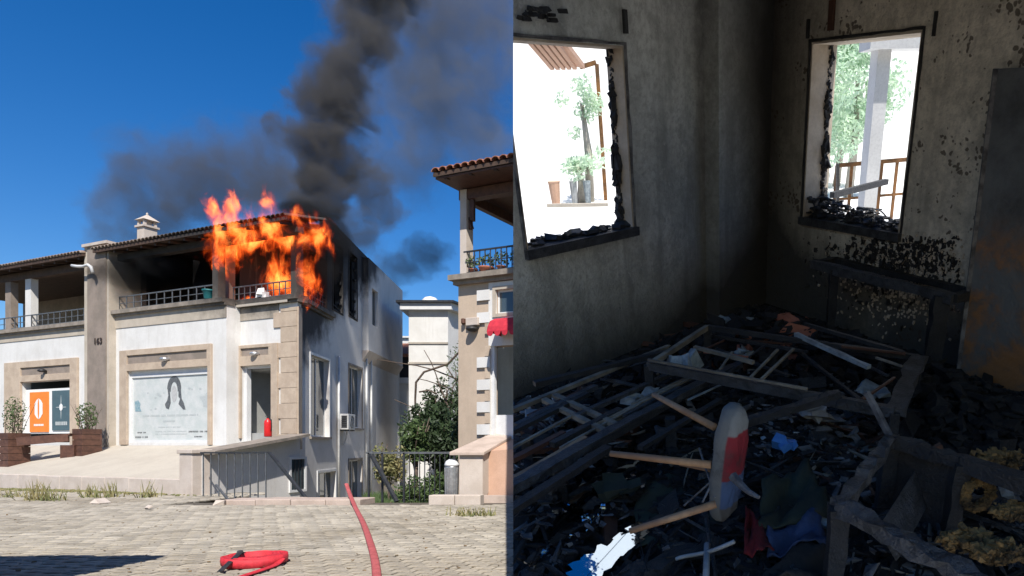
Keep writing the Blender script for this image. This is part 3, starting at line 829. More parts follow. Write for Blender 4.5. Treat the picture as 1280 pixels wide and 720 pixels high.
# the two printed panels
def panel(px0, px1, yt, yb, mat, name='poster_panel'):
    r = FL.rect(px0, px1, yt, yb, -.1, (px0+px1)/2); m = MB(); FL.box(m, *r, -.14, -.1)
    p = part(name, m, mat, nb); return p, r
m = MB(); rr_ = FL.rect(33, 90, 486, 542, -.14, 60); FL.box(m, *rr_, -.2, -.145); part('display_board', m, M['white_print'], nb)
p1, q1 = panel(37, 60, 490, 540, M['orange_print']); p2, q2 = panel(65, 88, 488, 538, M['teal_print'])
def leafshape(q, sx, sy, cx=.5, cy=.42):
    a0, a1, z0, z1 = q; out = []
    for k in range(12):
        an = 2*math.pi*k/12; rr2 = 1 if k % 3 else .8
        x = math.copysign(abs(math.sin(an))**1.4, math.sin(an))*sx; y = math.cos(an)*sy
        out.append(FL.pt(a1-(a1-a0)*(cx+x*rr2), z1-(z1-z0)*(cy-y), -.097))
    return out
dv = Vector((FL.n.x, FL.n.y, 0))*.006
m = MB(); m.prism(leafshape(q1, .26, .26), dv); part('printed_leaf', m, M['white_print'], p1)
m = MB(); m.prism(leafshape(q1, .05, .26, .5, .42), dv*1.5); part('printed_leaf', m, M['orange_print'], p1)
m = MB(); m.prism(leafshape(q2, .1, .09), dv); part('printed_drop', m, M['white_print'], p2)
m = MB(); m.prism(leafshape(q2, .02, .3), dv*.7); m.prism(leafshape(q2, .34, .012), dv*.6); part('printed_star', m, M['pale_ink'], p2)
def letters(q, parent, y, h, x0, x1, mat, seed):
    rd = random.Random(seed); m = MB(); x = x0; a0, a1, z0, z1 = q
    while x < x1:
        ww = rd.uniform(.05, .08); pts = [FL.pt(a1-(a1-a0)*xx, z1-(z1-z0)*yy, -.097) for xx, yy in ((x,y),(x+ww,y),(x+ww,y+h),(x,y+h))]
        m.prism(pts, dv); x += ww+.025
    part('printed_lettering', m, mat, parent)
letters(q1, p1, .8, .05, .25, .7, M['white_print'], 1); letters(q2, p2, .78, .09, .2, .8, M['pale_ink'], 2)
# upper floor
zlc = zl+2.55
m = MB(); FL.wall(m, la, lb+3, zl-.1, zlc+.4, -4.2, -4.0, [])  # dark render colour here stands for the balcony's shade
part('wall', m, M['pilaster'], nb)['label'] = 'back wall of the open balcony, darkened to stand for shade'
m = MB(); FL.box(m, la+3.0, la+4.2, zl, zl+2.1, -3.99, -3.94); part('balcony_door', m, M['dark_wood'], nb)
m = MB(); FL.box(m, la, lb, zl-.3, zl-.1, -4.2, -.41); part('balcony_floor', m, M['concrete'], nb)
for px, mt in ((35, 'white_wall'), (10, 'pilaster')):
    part('column', column(FL, px, 7, -.35, -.08, zlc, None, zl), M[mt], nb)
a_ = FL.hit(96,400)[0]
railing(FL, la+.05, lb, zl, .62, -.1, nb, M['grey_iron'], .45)
zn = FL.hit(50, 325, .5)[1]
roof_strip(FL, la-.1, lb, zn-.14, .5, 4.5, 1.2, nb, M['old_tile'])
m = MB(); FL.box(m, la, lb, zn-.5, zn-.15, -.3, -.05); FL.box(m, la, lb+3, zn-.148, zn-.1, -4.2, -.31); part('eave_beam', m, M['eave_wood'], nb)

# ---------------------------------------------------------------- planters and bench
def on_forecourt(px, y):
    """point of the sloping forecourt seen in column px at distance y"""
    x = (px-CX)/FPX*y
    o = (Vector((x, y, 0))-Vector((F0.x, F0.y, 0))).dot(Vector((-nF.x, -nF.y, 0)))
    tot = (Vector((B0.x, B0.y, 0))-Vector((F0.x, F0.y, 0))).dot(Vector((-nF.x, -nF.y, 0)))
    return Vector((x, y, fz + (fb_z-fz)*max(0, min(1, o/tot))))
def leaves(mb, c, rad, n, size, up=0.3, seed=0, hollow=0.0):
    rd = random.Random(seed); c = Vector(c)
    for k in range(n):
        while True:
            p = Vector((rd.uniform(-1,1), rd.uniform(-1,1), rd.uniform(-1,1)))
            if hollow < p.length < 1: break
        q = c + Vector((p.x*rad[0], p.y*rad[1], p.z*rad[2]))
        a = Vector((rd.gauss(0,1), rd.gauss(0,1), rd.gauss(0,1)+up)).normalized(); b_ = a.orthogonal().normalized()
        b_ = (Matrix.Rotation(rd.uniform(0,6.28), 3, a) @ b_); s_ = size*rd.uniform(.6,1.3)
        mb.poly([q-a*s_, q+b_*s_*.4, q+a*s_, q-b_*s_*.4])
    return mb
def planter(px0, px1, ytop, ybot, Y, label, seed, foliage_h):
    pm_ = (px0+px1)/2; best = None
    for k in range(120):
        Y_ = 21+k*.06; q_ = on_forecourt(pm_, Y_); e_ = abs(CY-q_.z*FPX/Y_-ybot)
        if best is None or e_ < best[0]: best = (e_, Y_, q_)
    Y = best[1]; c = best[2]; c.z -= .12; w2 = (px1-px0)/2*Y/FPX*.64; h = (ybot-ytop)*Y/FPX+.12
    t = thing('planter', label, 'planter', c, group='wooden planters beside the bench')
    n = 5
    for k in range(n):
        m = MB(); z0, z1 = c.z+h*k/n+.008, c.z+h*(k+1)/n-.008
        f = Face((c.x-uL.x*-0, c.y), uL, nF)
        f.box(m, -w2, w2, z0, z1, -w2, w2); part('plank', m, M['dark_wood'], t)
    m = MB(); f.box(m, -w2+.04, w2-.04, c.z, c.z+h-.06, -w2+.04, w2-.04); part('soil', m, M['earth'], t)
    m = MB(); rd = random.Random(seed)
    for k in range(14):
        a0 = Vector((c.x+rd.uniform(-.2,.2), c.y+rd.uniform(-.2,.2), c.z+h-.08)); d = Vector((rd.uniform(-.35,.35), rd.uniform(-.35,.35), foliage_h*rd.uniform(.6,1)))
        m.tube([a0, a0+d*.5+Vector((0,0,.05)), a0+d], [.012,.009,.004], 4)
    st = part('stem', m, M['bark'], t)
    m = MB(); leaves(m, c+Vector((0,0,h+foliage_h*.45)), (.36,.36,foliage_h*.55), 420, .06, 1, seed); part('foliage', m, M['leaf'], t)
    return t, f, c, h, w2
pA = planter(2, 35, 541, 580, 25.6, 'brown slatted wooden planter with a tall wispy shrub at the left end of the bench', 3, 1.5)
pB = planter(93, 125, 536, 567, 25.3, 'brown slatted wooden planter with a bushy shrub by the pilaster', 5, 1.1)
bc = thing('bench', 'brown wooden bench spanning between the two planters', 'bench', pA[2])
for k in range(3):
    m = MB(); q0 = Vector((pA[2].x+.45, pA[2].y-.25+k*.26, pA[2].z+pA[3]-.22)); q1 = Vector((pB[2].x-.42, pB[2].y-.25+k*.26, pB[2].z+pB[3]-.22))
    m.bar(q0, q1, .22, .07); part('seat_plank', m, M['dark_wood'], bc)
m = MB(); m.bar(pA[2]+Vector((.45,-.36,pA[3]-.35)), pB[2]+Vector((-.42,-.36,pB[3]-.35)), .04, .32); part('apron', m, M['dark_wood'], bc)
q = (CX, CY); c = (pA[2]*.2+pB[2]*.8)+Vector((0,0,.35)); m = MB(); m.box(c.x-.28, c.x+.28, c.y-.25, c.y+.25, c.z-.5, c.z+.2); part('bench_leg', m, M['dark_wood'], bc)

# ---- stair railing in front of the pit
sr_ = thing('stair_railing', 'grey metal railing with sloping handrail beside the corner pier', 'railing', Fk.pt(-.4, -1.6, 0))
Yr = 19.6
def W(px, py, Y): return Vector(((px-CX)/FPX*Y, Y, (CY-py)/FPX*Y))
m = MB(); m.bar(W(251,566,20.3), W(337,566,Yr), .05, .05); part('top_rail', m, M['iron'], sr_)
m = MB(); m.bar(W(251,622,20.3), W(330,626,Yr), .035, .035); part('bottom_rail', m, M['grey_iron'], sr_)
for k in range(9):
    px = 254 + k*9.8; Y = 20.3-.7*k/8
    m = MB(); m.bar(W(px,566,Y), W(px,627,Y), .026, .026); part('baluster', m, M['grey_iron'], sr_)
m = MB(); m.bar(W(337,566,Yr), W(382,622,18.9), .07, .07); part('handrail', m, M['iron'], sr_)
m = MB(); m.bar(W(270,606,18.6), W(291,632,18.2), .05, .05); part('brace', m, M['grey_iron'], sr_)
# ---- fire extinguisher standing on the coping
c = W(335, 546, 24.2); m = MB(); k_ = 21.6/FPX
m.lathe(c, [(.0,0),(.115,0),(.125,.03),(.125,.5),(.11,.58),(.05,.64),(.04,.68)], 18)
ex = thing('fire_extinguisher', 'red fire extinguisher standing in the open doorway', 'extinguisher', c)
part('cylinder', m, M['red_paint'], ex, smooth=True)
m = MB(); m.lathe(c+Vector((0,0,.68)), [(.045,0),(.045,.06),(.02,.08)], 10); m.bar(c+Vector((-.1,0,.75)), c+Vector((.08,0,.79)), .03, .02); part('valve', m, M['black'], ex)
m = MB(); m.tube([c+Vector((.05,-.03,.7)), c+Vector((.16,-.06,.62)), c+Vector((.17,-.06,.35)), c+Vector((.15,-.06,.2))], .018, 8); part('nozzle_hose', m, M['black'], ex, smooth=True)
# ---- dark chair in the doorway
cb = FW.pt(FW.hit(314, 500, -.9)[0], .44, -.9); ch = thing('office_chair', 'black chair standing inside the open doorway', 'chair', cb)
CHZ = .44
m = MB(); m.box(cb.x-.25, cb.x+.25, cb.y-.22, cb.y+.22, CHZ+.44, CHZ+.52); part('seat', m, M['black'], ch, bevel=.03)
m = MB(); m.prism([(cb.x+.25,cb.y+.2,CHZ+.55),(cb.x+.3,cb.y+.2,CHZ+.9),(cb.x+.22,cb.y+.2,CHZ+1.12),(cb.x-.22,cb.y+.2,CHZ+1.12),(cb.x-.3,cb.y+.2,CHZ+.9),(cb.x-.25,cb.y+.2,CHZ+.55)], (0,.06,0)); part('backrest', m, M['black'], ch)
for x in (-1, 1):
    for y in (-1, 1):
        m = MB(); m.bar((cb.x+x*.22, cb.y+y*.19, CHZ), (cb.x+x*.2, cb.y+y*.17, CHZ+.44), .035, .035); part('leg', m, M['black'], ch)

# ---- air conditioner on the side wall
a0 = FS.hit(427, 515)[0]; ac = thing('air_conditioner', 'white outdoor air conditioner unit bracketed to the side wall', 'air conditioner', FS.pt(a0, 0, .1))
A = FS.pt
ra = sr(424, 447, 514, 541, .35)
cy_, cz = (ra[0]+ra[1])/2, (ra[2]+ra[3])/2; hw_ = .5; hz = .35
m = MB(); FS.box(m, cy_-hw_, cy_+hw_, cz-hz, cz+hz, .12, .48); part('casing', m, M['ac_grey'], ac, bevel=.02)
# grille on the street-facing end and the front
m = MB(); FS.box(m, cy_-hw_-.012, cy_-hw_-.002, cz-hz+.08, cz+hz-.08, .2, .42); g_ = part('grille', m, M['black'], ac)
for k in range(6):
    m = MB(); z = cz-hz+.1+k*.1; FS.box(m, cy_-hw_-.02, cy_-hw_-.013, z, z+.02, .19, .43); part('grille_bar', m, M['grey_iron'], g_)
m = MB()
cen = A(cy_, cz, .49)
for k in range(24):
    an = 2*math.pi*k/24; an2 = 2*math.pi*(k+1)/24
    m.bar(A(cy_+.27*math.cos(an), cz+.27*math.sin(an), .49), A(cy_+.27*math.cos(an2), cz+.27*math.sin(an2), .49), .02, .02)
    if k % 3 == 0: m.bar(A(cy_, cz, .49), A(cy_+.27*math.cos(an), cz+.27*math.sin(an), .49), .012, .012)
part('fan_guard', m, M['grey_iron'], ac)
m = MB(); m.bar(A(cy_-.35, cz-hz-.03, .0), A(cy_-.35, cz-hz-.03, .5), .04, .05); m.bar(A(cy_+.35, cz-hz-.03, .0), A(cy_+.35, cz-hz-.03, .5), .04, .05); part('bracket', m, M['grey_iron'], ac)
m = MB(); m.tube([A(cy_+.3, cz-hz, .2), A(cy_+.3, cz-hz-.4, .15), A(cy_+.3,cz-hz-.7,.04)], .03, 6); part('pipe', m, M['white_paint'], ac)

# ---- gate railing over the garden
gt = thing('garden_railing', 'dark iron railing with handrail closing off the overgrown garden', 'railing', W(470, 620, 19.4))
Yg = 19.6
m = MB(); m.bar(W(458,566,Yg), W(570,566,Yg), .05, .06); part('top_rail', m, M['grey_iron'], gt)
for px in (461, 478, 505, 568):
    m = MB(); m.bar(W(px,566,Yg), W(px,628,Yg), .05, .05); part('post', m, M['iron'], gt)
for k in range(9):
    px = 512+k*6.3; m = MB(); m.bar(W(px,568,Yg), W(px,626,Yg), .022, .022); part('baluster', m, M['iron'], gt)
m = MB(); m.bar(W(464,568,Yg), W(496,627,18.9), .09, .08); part('handrail', m, M['iron'], gt)

# ---- steel bollard, kerb block, pier and low wall of the right villa
c = W(565, 625, 18.7); c.z = GZ; bo = thing('steel_bollard', 'dented silver bin with a domed lid beside the peach gate pier', 'bin', c)
m = MB(); m.lathe(c, [(.165,0),(.17,.02),(.19,.95),(.19,.98)], 22); part('bin_body', m, M['steel'], bo, smooth=True)
m = MB(); m.lathe(c+Vector((0,0,.981)), [(.2,0),(.2,.05),(.16,.14),(.08,.19),(.01,.2)], 22); part('lid', m, M['white_paint'], bo, smooth=True)
for k in range(8):
    an = math.pi*k/8+math.pi; m = MB(); m.bar(c+Vector((.172*math.cos(an),.172*math.sin(an),.03)), c+Vector((.196*math.cos(an),.196*math.sin(an),.94)), .012, .012); part('rib', m, M['steel'], bo)
slabrow('kerb', 'short pale kerb block lying below the peach gate pier', -7.35, -5.95, 17.7, 18.0, 2, M['cream_stone'], -1.65, -1.36)
pz = W(600, 537, 20.5).z
gp = thing('gate_pier', 'peach rendered gate pier with broad sloping pinkish cap', 'pier', W(590, 622, 18.2))
m = MB(); m.hexa([(-6.85,18.6,-1.65),(-6.2,18.6,-1.65),(-6.2,20.6,-1.65),(-6.85,20.6,-1.65),(-6.85,18.6,-.32),(-6.2,18.6,-.32),(-5.7,20.6,.35),(-6.3,20.6,.35)]); part('pier_body', m, M['cream_stone'], gp)
m = MB(); m.hexa([(-7.1,18.5,-.32),(-6.13,18.5,-.32),(-5.65,20.7,.36),(-6.35,20.7,.36),(-7.1,18.5,-.22),(-6.13,18.5,-.22),(-5.65,20.7,.46),(-6.35,20.7,.46)]); part('pier_cap', m, M['pink_stone'], gp, bevel=.02)
lw = thing('low_wall', 'peach rendered low wall running off from the gate pier', 'wall', (-5.6, 19, -1.65))
m = MB(); m.hexa([(-6.18,18.9,-1.65),(-3,18.4,-1.65),(-3,18.7,-1.65),(-6.1,20.5,-1.65),(-6.18,18.9,-.2),(-3,18.4,.0),(-3,18.7,.0),(-5.75,20.5,.3)]); part('wall_body', m, M['peach'], lw)
m = MB(); m.box(-6.15, -3, 18.2, 18.5, -1.65, -1.42); part('plinth', m, M['pink_stone'], lw)

# ---- right villa
uV = uL; VC = (20.6*(573-CX)/FPX, 20.6)
FV = Face(VC, (-uL.x, -uL.y), nF)      # u runs to the right and nearer
vl = thing('right_villa', 'tan villa with flowered balcony and red awning at the right of the street', 'house', (VC[0], VC[1], GZ))
zV = FV.hit(578, 343, .2)[1]; zVr = FV.hit(600, 206, .9)[1]; print('villa', zV, zVr)
lv = 4.2
wv = FV.rect(621, 660, 362, 392, 0, 630); dvr = FV.rect(614, 660, 432, 560, 0, 630)
m = MB(); FV.wall(m, 0, lv, GZ, zV-.16, -.3, 0, [wv, dvr]); part('wall', m, M['tan_wall'], vl)
m = MB(); s0 = FV.hit(612,450)[0]; FV.wall(m, s0, lv, -.9, zV-.3, .002, .05, [wv, dvr]); part('white_panel', m, M['white_wall'], vl)
zz = -.4; k = 0
while zz < zV-.6:
    m = MB(); wdd = .12 if k % 2 else .42; FV.box(m, s0-wdd, s0+.06, zz+.004, zz+.32, .052, .075)
    if k % 3 != 1 or zz < 2.0: part('quoin', m, M['white_wall'] if k % 2 == 0 else M['tan_stone'], vl)
    zz += .34; k += 1
m = MB(); FV.box(m, -.15, lv, zV-.16, zV, -.3, .3); FV.box(m, -.08, lv, zV-.28, zV-.162, -.3, .15); part('ledge', m, M['ledge'], vl)
m = MB(); FV.box(m, 0, .3, GZ, zV-.16, -6, -.301); part('wall', m, M['white_wall'], vl)['label'] = 'shaded side wall'
window_at(FV, wv, vl, .05, mull=0, surround=M['beige_band'], depth=.1)
m = MB(); FV.box(m, dvr[0], dvr[0]+.12, dvr[2], dvr[3], -.1, .0); FV.box(m, dvr[0]+.12, dvr[1], dvr[2], dvr[2]+1, -.12, -.1); part('door', m, M['white_paint'], vl)
m = MB(); FV.box(m, 0.3, lv, GZ, zV, -4, -3.9); part('shop_interior', m, M['grey_room'], vl)
# wall lamp & meter box
r = FV.rect(583, 598, 397, 407, .1, 590); m = MB(); FV.box(m, *r, .002, .14); part('meter_box', m, M['cream_stone'], vl, bevel=.02)
c = FV.pt((r[0]+r[1])/2, r[2]-.12, .12); m = MB(); m.lathe(c, [(.05,.1),(.17,.06),(.19,0),(.1,-.06)], 12); part('wall_lamp', m, M['black'], vl, smooth=True)
c = FV.pt(r[0]-.12, r[3]-.1, .1); m = MB(); m.lathe(c, [(.02,-.1),(.07,-.05),(.07,.08),(.02,.1)], 8); part('wall_lantern', m, M['dark_wood'], vl)
# awning
ra_ = FV.rect(614, 660, 396, 420, .5, 620); P = FV.pt
aw = thing('awning', 'red scalloped awning over the villa shop door', 'awning', P(ra_[0], ra_[3], .06))
m = MB(); n = 5
ar = [(0.06, 0), (.35, -.02), (.55, -.12), (.66, -.3), (.7, -.45)]
zt_ = ra_[3]
for k in range(4):
    (o0, d0), (o1, d1) = ar[k], ar[k+1]
    m.hexa([P(ra_[0],zt_+d0-.02,o0),P(ra_[1],zt_+d0-.02,o0),P(ra_[1],zt_+d1-.02,o1),P(ra_[0],zt_+d1-.02,o1),P(ra_[0],zt_+d0,o0),P(ra_[1],zt_+d0,o0),P(ra_[1],zt_+d1,o1),P(ra_[0],zt_+d1,o1)])
part('canopy', m, M['red_awning'], aw)
m = MB(); m.prism([P(ra_[0]-.001, zt_, .06), P(ra_[0]-.001, zt_-.02, .35), P(ra_[0]-.001, zt_-.12, .55), P(ra_[0]-.001, zt_-.3, .66), P(ra_[0]-.001, zt_-.45, .7), P(ra_[0]-.001, zt_-.5, .06)], FV.u*.02); part('side_cheek', m, M['red_awning'], aw)
x = ra_[0]
while x < ra_[1]-.2:
    m = MB(); pts = [P(x+.02, zt_-.45, .705)] + [P(x+.13-.11*math.cos(math.pi*j/6), zt_-.47-.13*math.sin(math.pi*j/6), .705) for j in range(7)] + [P(x+.24, zt_-.45, .705)]
    m.prism(pts, Vector((FV.n.x, FV.n.y, 0))*.012); part('scallop', m, M['red_awning'], aw); x += .26
# balcony
zVc = zVr-.2
for px, ww_ in ((571, 8),):
    part('column', column(FV, px+8, ww_, -.3, .0, zVc, None, zV), M['cream_stone'], vl)
m = MB(); FV.box(m, 0.02, .35, zV, zVc, -3.2, -2.9); FV.wall(m, 0.36, lv, zV, zVc, -3.2, -2.9, [(1.0, 1.75, zV, zV+2.0)]); part('wall', m, M['tan_wall'], vl)['label'] = 'shaded balcony wall'
m = MB(); FV.frame(m, (1.0,1.75,zV,zV+2.0), .12, -2.899, -2.85, bottom=False); FV.box(m, 1.0, 1.75, zV+1.4, zV+1.5, -2.95, -2.86); part('door_surround', m, M['white_wall'], vl)
m = MB(); FV.box(m, 1.0, 1.75, zV, zV+2, -3.19, -3.1); part('balcony_door', m, M['black'], vl)
rv = railing(FV, .2, lv, zV, .75, -.02, vl, M['iron'], .2)
m = MB(); FV.box(m, -.0, lv, zVc-.3, zVc, -.3, -.02); FV.box(m, 0, .2, zVc-.3, zVc, -3.2, -.301); part('balcony_beam', m, M['dark_wood'], vl)
m = MB(); m.bar(P(.35, zVc-1.2, -.15), P(.05, zVc-.3, -.15), .12, .16); m.bar(P(.42, zVc-.95, -.15), P(.42, zVc-.3, -.15), .12, .16); part('bracket', m, M['dark_wood'], vl)
roof_strip(FV, -.15, lv, zVr-.1, .9, 5, 1.4, vl, M['roof_tile'], .26)
m = MB(); FV.box(m, -.1, lv, zVr-.16, zVr-.11, -3, .85); part('soffit', m, M['dark_wood'], vl)
for k, s_ in enumerate((.45, .95, 1.5, 2.1)):
    c = P(s_, zV, -.15); t = thing('flower_pot', ['small clay flower pot at the left end of the villa balcony', 'wide clay pot with red flowers on the villa balcony', 'clay pot with a leafy plant third along the villa balcony', 'clay pot fourth along the villa balcony'][k], 'pot', c, group='pots on the villa balcony')
    m = MB(); m.lathe(c, [(.08,0),(.13,.2),(.16,.22),(.12,.22)] if k != 1 else [(.12,0),(.22,.2),(.25,.24),(.2,.24)], 12); part('pot', m, M['terracotta'], t, smooth=True)
    m = MB(); leaves(m, c+Vector((0,0,.42)), (.25,.2,.28), 110, .06, .5, 40+k); part('foliage', m, M['leaf'], t)

# ---- white stair tower and red roofed house behind
Yt = 36
def TB(mb, px0, px1, pt1, pb1, Y0, Y1):
    x0, x1 = (px0-CX)/FPX*Y0, (px1-CX)/FPX*Y0
    return mb.box(x0, x1, Y0, Y1, (CY-pb1)/FPX*Y0, (CY-pt1)/FPX*Y0)
tw = thing('white_tower', 'white stuccoed stair tower with dark edged flat roof behind the garden', 'building', ((530-CX)/FPX*Yt, Yt, -2.7))
m = MB(); x0, x1 = (511-CX)/FPX*Yt, (560-CX)/FPX*Yt; zt1 = (CY-388)/FPX*Yt
m.hexa([(x0,Yt,-2.7),(x1,Yt,-2.7),(x1+1,Yt+5,-2.7),(x0-1.2,Yt+5,-2.7),(x0,Yt,zt1),(x1,Yt,zt1),(x1+1,Yt+5,zt1),(x0-1.2,Yt+5,zt1)]); part('wall', m, M['white_wall'], tw)
m = MB(); m.hexa([(x0-.35,Yt-.3,zt1),(x1+.3,Yt-.3,zt1),(x1+1.3,Yt+5.3,zt1),(x0-1.6,Yt+5.3,zt1),(x0-.35,Yt-.3,zt1+.35),(x1+.3,Yt-.3,zt1+.35),(x1+1.3,Yt+5.3,zt1+.35),(x0-1.6,Yt+5.3,zt1+.35)]); part('cornice', m, M['white_paint'], tw)
m = MB(); m.hexa([(x0-.5,Yt-.45,zt1+.352),(x1+.45,Yt-.45,zt1+.352),(x1+1.5,Yt+5.5,zt1+.352),(x0-1.75,Yt+5.5,zt1+.352),(x0-.5,Yt-.45,zt1+.47),(x1+.45,Yt-.45,zt1+.47),(x1+1.5,Yt+5.5,zt1+.47),(x0-1.75,Yt+5.5,zt1+.47)]); part('roof_edge', m, M['iron'], tw)
m = MB(); TB(m, 533, 545, 375, 382, Yt+2, Yt+3); part('roof_dome', MB().lathe(((538-CX)/FPX*(Yt+1), Yt+1, zt1+.4), [(.5,0),(.48,.3),(.3,.5),(.05,.58)], 14), M['white_paint'], tw, smooth=True)
for py in (430, 455):
    m = MB(); z = (CY-py)/FPX*Yt; m.box(x0-.01, x1+.01, Yt-.06, Yt-.002, z, z+.1); part('string_course', m, M['concrete'], tw)
hb = thing('side_annex', 'low white annex with dark coping right of the stair tower', 'building', ((572-CX)/FPX*47, 47, -2.7))
m = MB(); TB(m, 556, 592, 418, 660, 47, 52); part('wall', m, M['white_wall'], hb); m = MB(); TB(m, 555, 594, 415, 417.8, 46.9, 52.1); part('roof_edge', m, M['iron'], hb)
rh = thing('red_roofed_house', 'small white house with red tiled roof behind the burning house', 'house', ((500-CX)/FPX*41, 41, -2.7))
m = MB(); Y0 = 41; TB(m, 470, 517, 445, 650, Y0+1.5, Y0+7); part('wall', m, M['white_wall'], rh)
m = MB(); TB(m, 497, 513, 446, 472, Y0+1.4, Y0+1.48); part('window', m, M['black'], rh)
m = MB(); TB(m, 470, 518, 472, 479, Y0+1.2, Y0+1.45); part('balcony_slab', m, M['white_paint'], rh)
zr0, zr1 = (CY-444)/FPX*Y0, (CY-430)/FPX*(Y0+3); xa, xb = (466-CX)/FPX*Y0, (517-CX)/FPX*Y0
m = MB(); m.hexa([(xa,Y0+.8,zr0),(xb,Y0+.8,zr0),(xb-.4,Y0+4,zr1),(xa,Y0+4,zr1),(xa,Y0+.8,zr0+.1),(xb,Y0+.8,zr0+.1),(xb-.4,Y0+4,zr1+.1),(xa,Y0+4,zr1+.1)]); rf_ = part('roof', m, M['roof_tile'], rh)
m = MB()
for k in range(16):
    x = xa+.15+(xb-xa-.2)*k/15; m.tube([(x,Y0+.75,zr0+.12),(x-.1,Y0+4,zr1+.12)], .09, 6)
part('roof_tile', m, M['roof_tile'], rf_)['kind'] = 'stuff'
m = MB(); TB(m, 484, 512, 420, 422, 54, 58); TB(m, 484, 512, 422, 600, 54.2, 57); part('wall', m, M['white_wall'], thing('far_house', 'far white house glimpsed left of the stair tower', 'house', ((498-CX)/FPX*54, 54, -2.7)))

# ---- garden: trees and shrubs
def tree(label, base, h, rad, n, size, mat, seed, crown_c=None, hollow=.25, name='tree', cat='tree', group='garden trees and shrubs', trunk_r=.12, lean=(0,0)):
    rd = random.Random(seed); b = Vector(base); t = thing(name, label, cat, b, group=group)
    m = MB(); top = b+Vector((lean[0], lean[1], h*.6))
    m.tube([b, b+Vector((lean[0]*.4+rd.uniform(-.1,.1), lean[1]*.4, h*.3)), top], [trunk_r, trunk_r*.8, trunk_r*.5], 7)
    cc_ = Vector(crown_c) if crown_c else b+Vector((lean[0], lean[1], h-rad[2]))
    for k in range(9):
        e = cc_+Vector((rd.uniform(-.8,.8)*rad[0], rd.uniform(-.8,.8)*rad[1], rd.uniform(-.4,.9)*rad[2]))
        s_ = b+(top-b)*rd.uniform(.5,1); m.tube([s_, (s_+e)/2+Vector((rd.uniform(-.15,.15),0,.1)), e], [trunk_r*.4, trunk_r*.25, .015], 5)
    part('trunk', m, M['bark'], t, smooth=True)
    m = MB(); K = 14
    for k in range(K):
        while True:
            p = Vector((rd.uniform(-1,1), rd.uniform(-1,1), rd.uniform(-1,1)))
            if hollow < p.length < .95: break
        r = rd.uniform(.28,.5)
        leaves(m, cc_+Vector((p.x*rad[0]*.8, p.y*rad[1]*.8, p.z*rad[2]*.8)), (rad[0]*r, rad[1]*r, rad[2]*r), n//K, size, .3, seed*31+k)
    part('crown', m, mat, t); return t
def gx(px, Y, z=-2.7): return ((px-CX)/FPX*Y, Y, z)
tree('large dark evergreen shrub filling the garden corner', gx(548,29), 4.6, (1.6,1.3,1.7), 5200, .11, M['leaf_dark'], 11)
tree('dark shrub under the climber against the villa wall', gx(583,27), 6.0, (.75,1.0,2.7), 3000, .10, M['leaf_dark'], 12)
tree('green palm-like bush rising at the left of the garden', gx(521,27), 3.9, (.7,.8,1.0), 1300, .12, M['leaf'], 13)
tree('light green low shrub behind the railing', gx(525,21.5), 1.7, (.9,.5,.65), 1500, .07, M['leaf'], 14, name='shrub', cat='shrub', trunk_r=.04)
tree('bushy green shrub beside the steel bin', gx(548,21.5), 1.9, (.55,.5,.7), 1300, .07, M['leaf'], 15, name='shrub', cat='shrub', trunk_r=.04)
tree('dry brownish shrub next to the basement windows', gx(487,23), 3.0, (.65,.6,.9), 1100, .08, M['leaf_dry'], 16, name='shrub', cat='shrub', trunk_r=.05)
tree('ivy covered dead post standing against the tower', gx(551,33), 5.8, (.9,.6,1.2), 1600, .11, M['leaf_dark'], 17, trunk_r=.35)
# bare arching climber
cl = thing('climber', 'bare arching climber branches against the white tower', 'climber', gx(560,32,-2.7))
rd = random.Random(5); m = MB()
for k in range(26):
    p = Vector(gx(rd.uniform(552,586), rd.uniform(30,33), rd.uniform(-1,3))); d = Vector((rd.uniform(-.35,.3), rd.uniform(-.1,.1), .8)); pts = [p]
    for j in range(6):
        d += Vector((rd.uniform(-.35,.35), rd.uniform(-.2,.2), rd.uniform(-.3,.12))); p = p+d*.55
        if p.z > 5.6: break
        pts.append(p)
    if len(pts) > 2: m.tube(pts, [.035*(1-j/len(pts))+.012 for j in range(len(pts))], 5)
pts = [Vector(gx(px, 31, (CY-py)/FPX*31)) for px, py in ((521,545),(519,500),(520,478),(530,465),(545,460),(560,455),(574,440),(578,425))]
m.tube(pts, .05, 6); m.tube([Vector(gx(px, 31, (CY-py)/FPX*31)) for px, py in ((524,490),(535,488),(546,492))], .04, 5)
part('branch', m, M['bark'], cl, smooth=True)
m = MB(); leaves(m, gx(575,31,3.2), (.7,.6,1.6), 500, .07, .2, 77); part('foliage', m, M['leaf'], cl)

# grass floor of the garden
m = MB(); rd = random.Random(9)
for k in range(9000):
    Y = rd.uniform(18.9, 26); px = rd.uniform(455, 600); x = (px-CX)/FPX*Y; h = rd.uniform(.1,.35)
    a = Vector((rd.uniform(-.12,.12), rd.uniform(-.12,.12), h)); s_ = Vector((.012,0,0)); b = Vector((x, Y, GZ-.55+ .12*rd.random()))
    m.poly([b-s_, b+s_, b+a])
tag(single('grass', m, M['leaf'], (-7,22,GZ-.5)), kind='stuff')
m = MB(); m.box(-9.3, -6.4, 18.6, 27, -2.7, GZ-.5); struct('garden_bed', m, M['earth'])
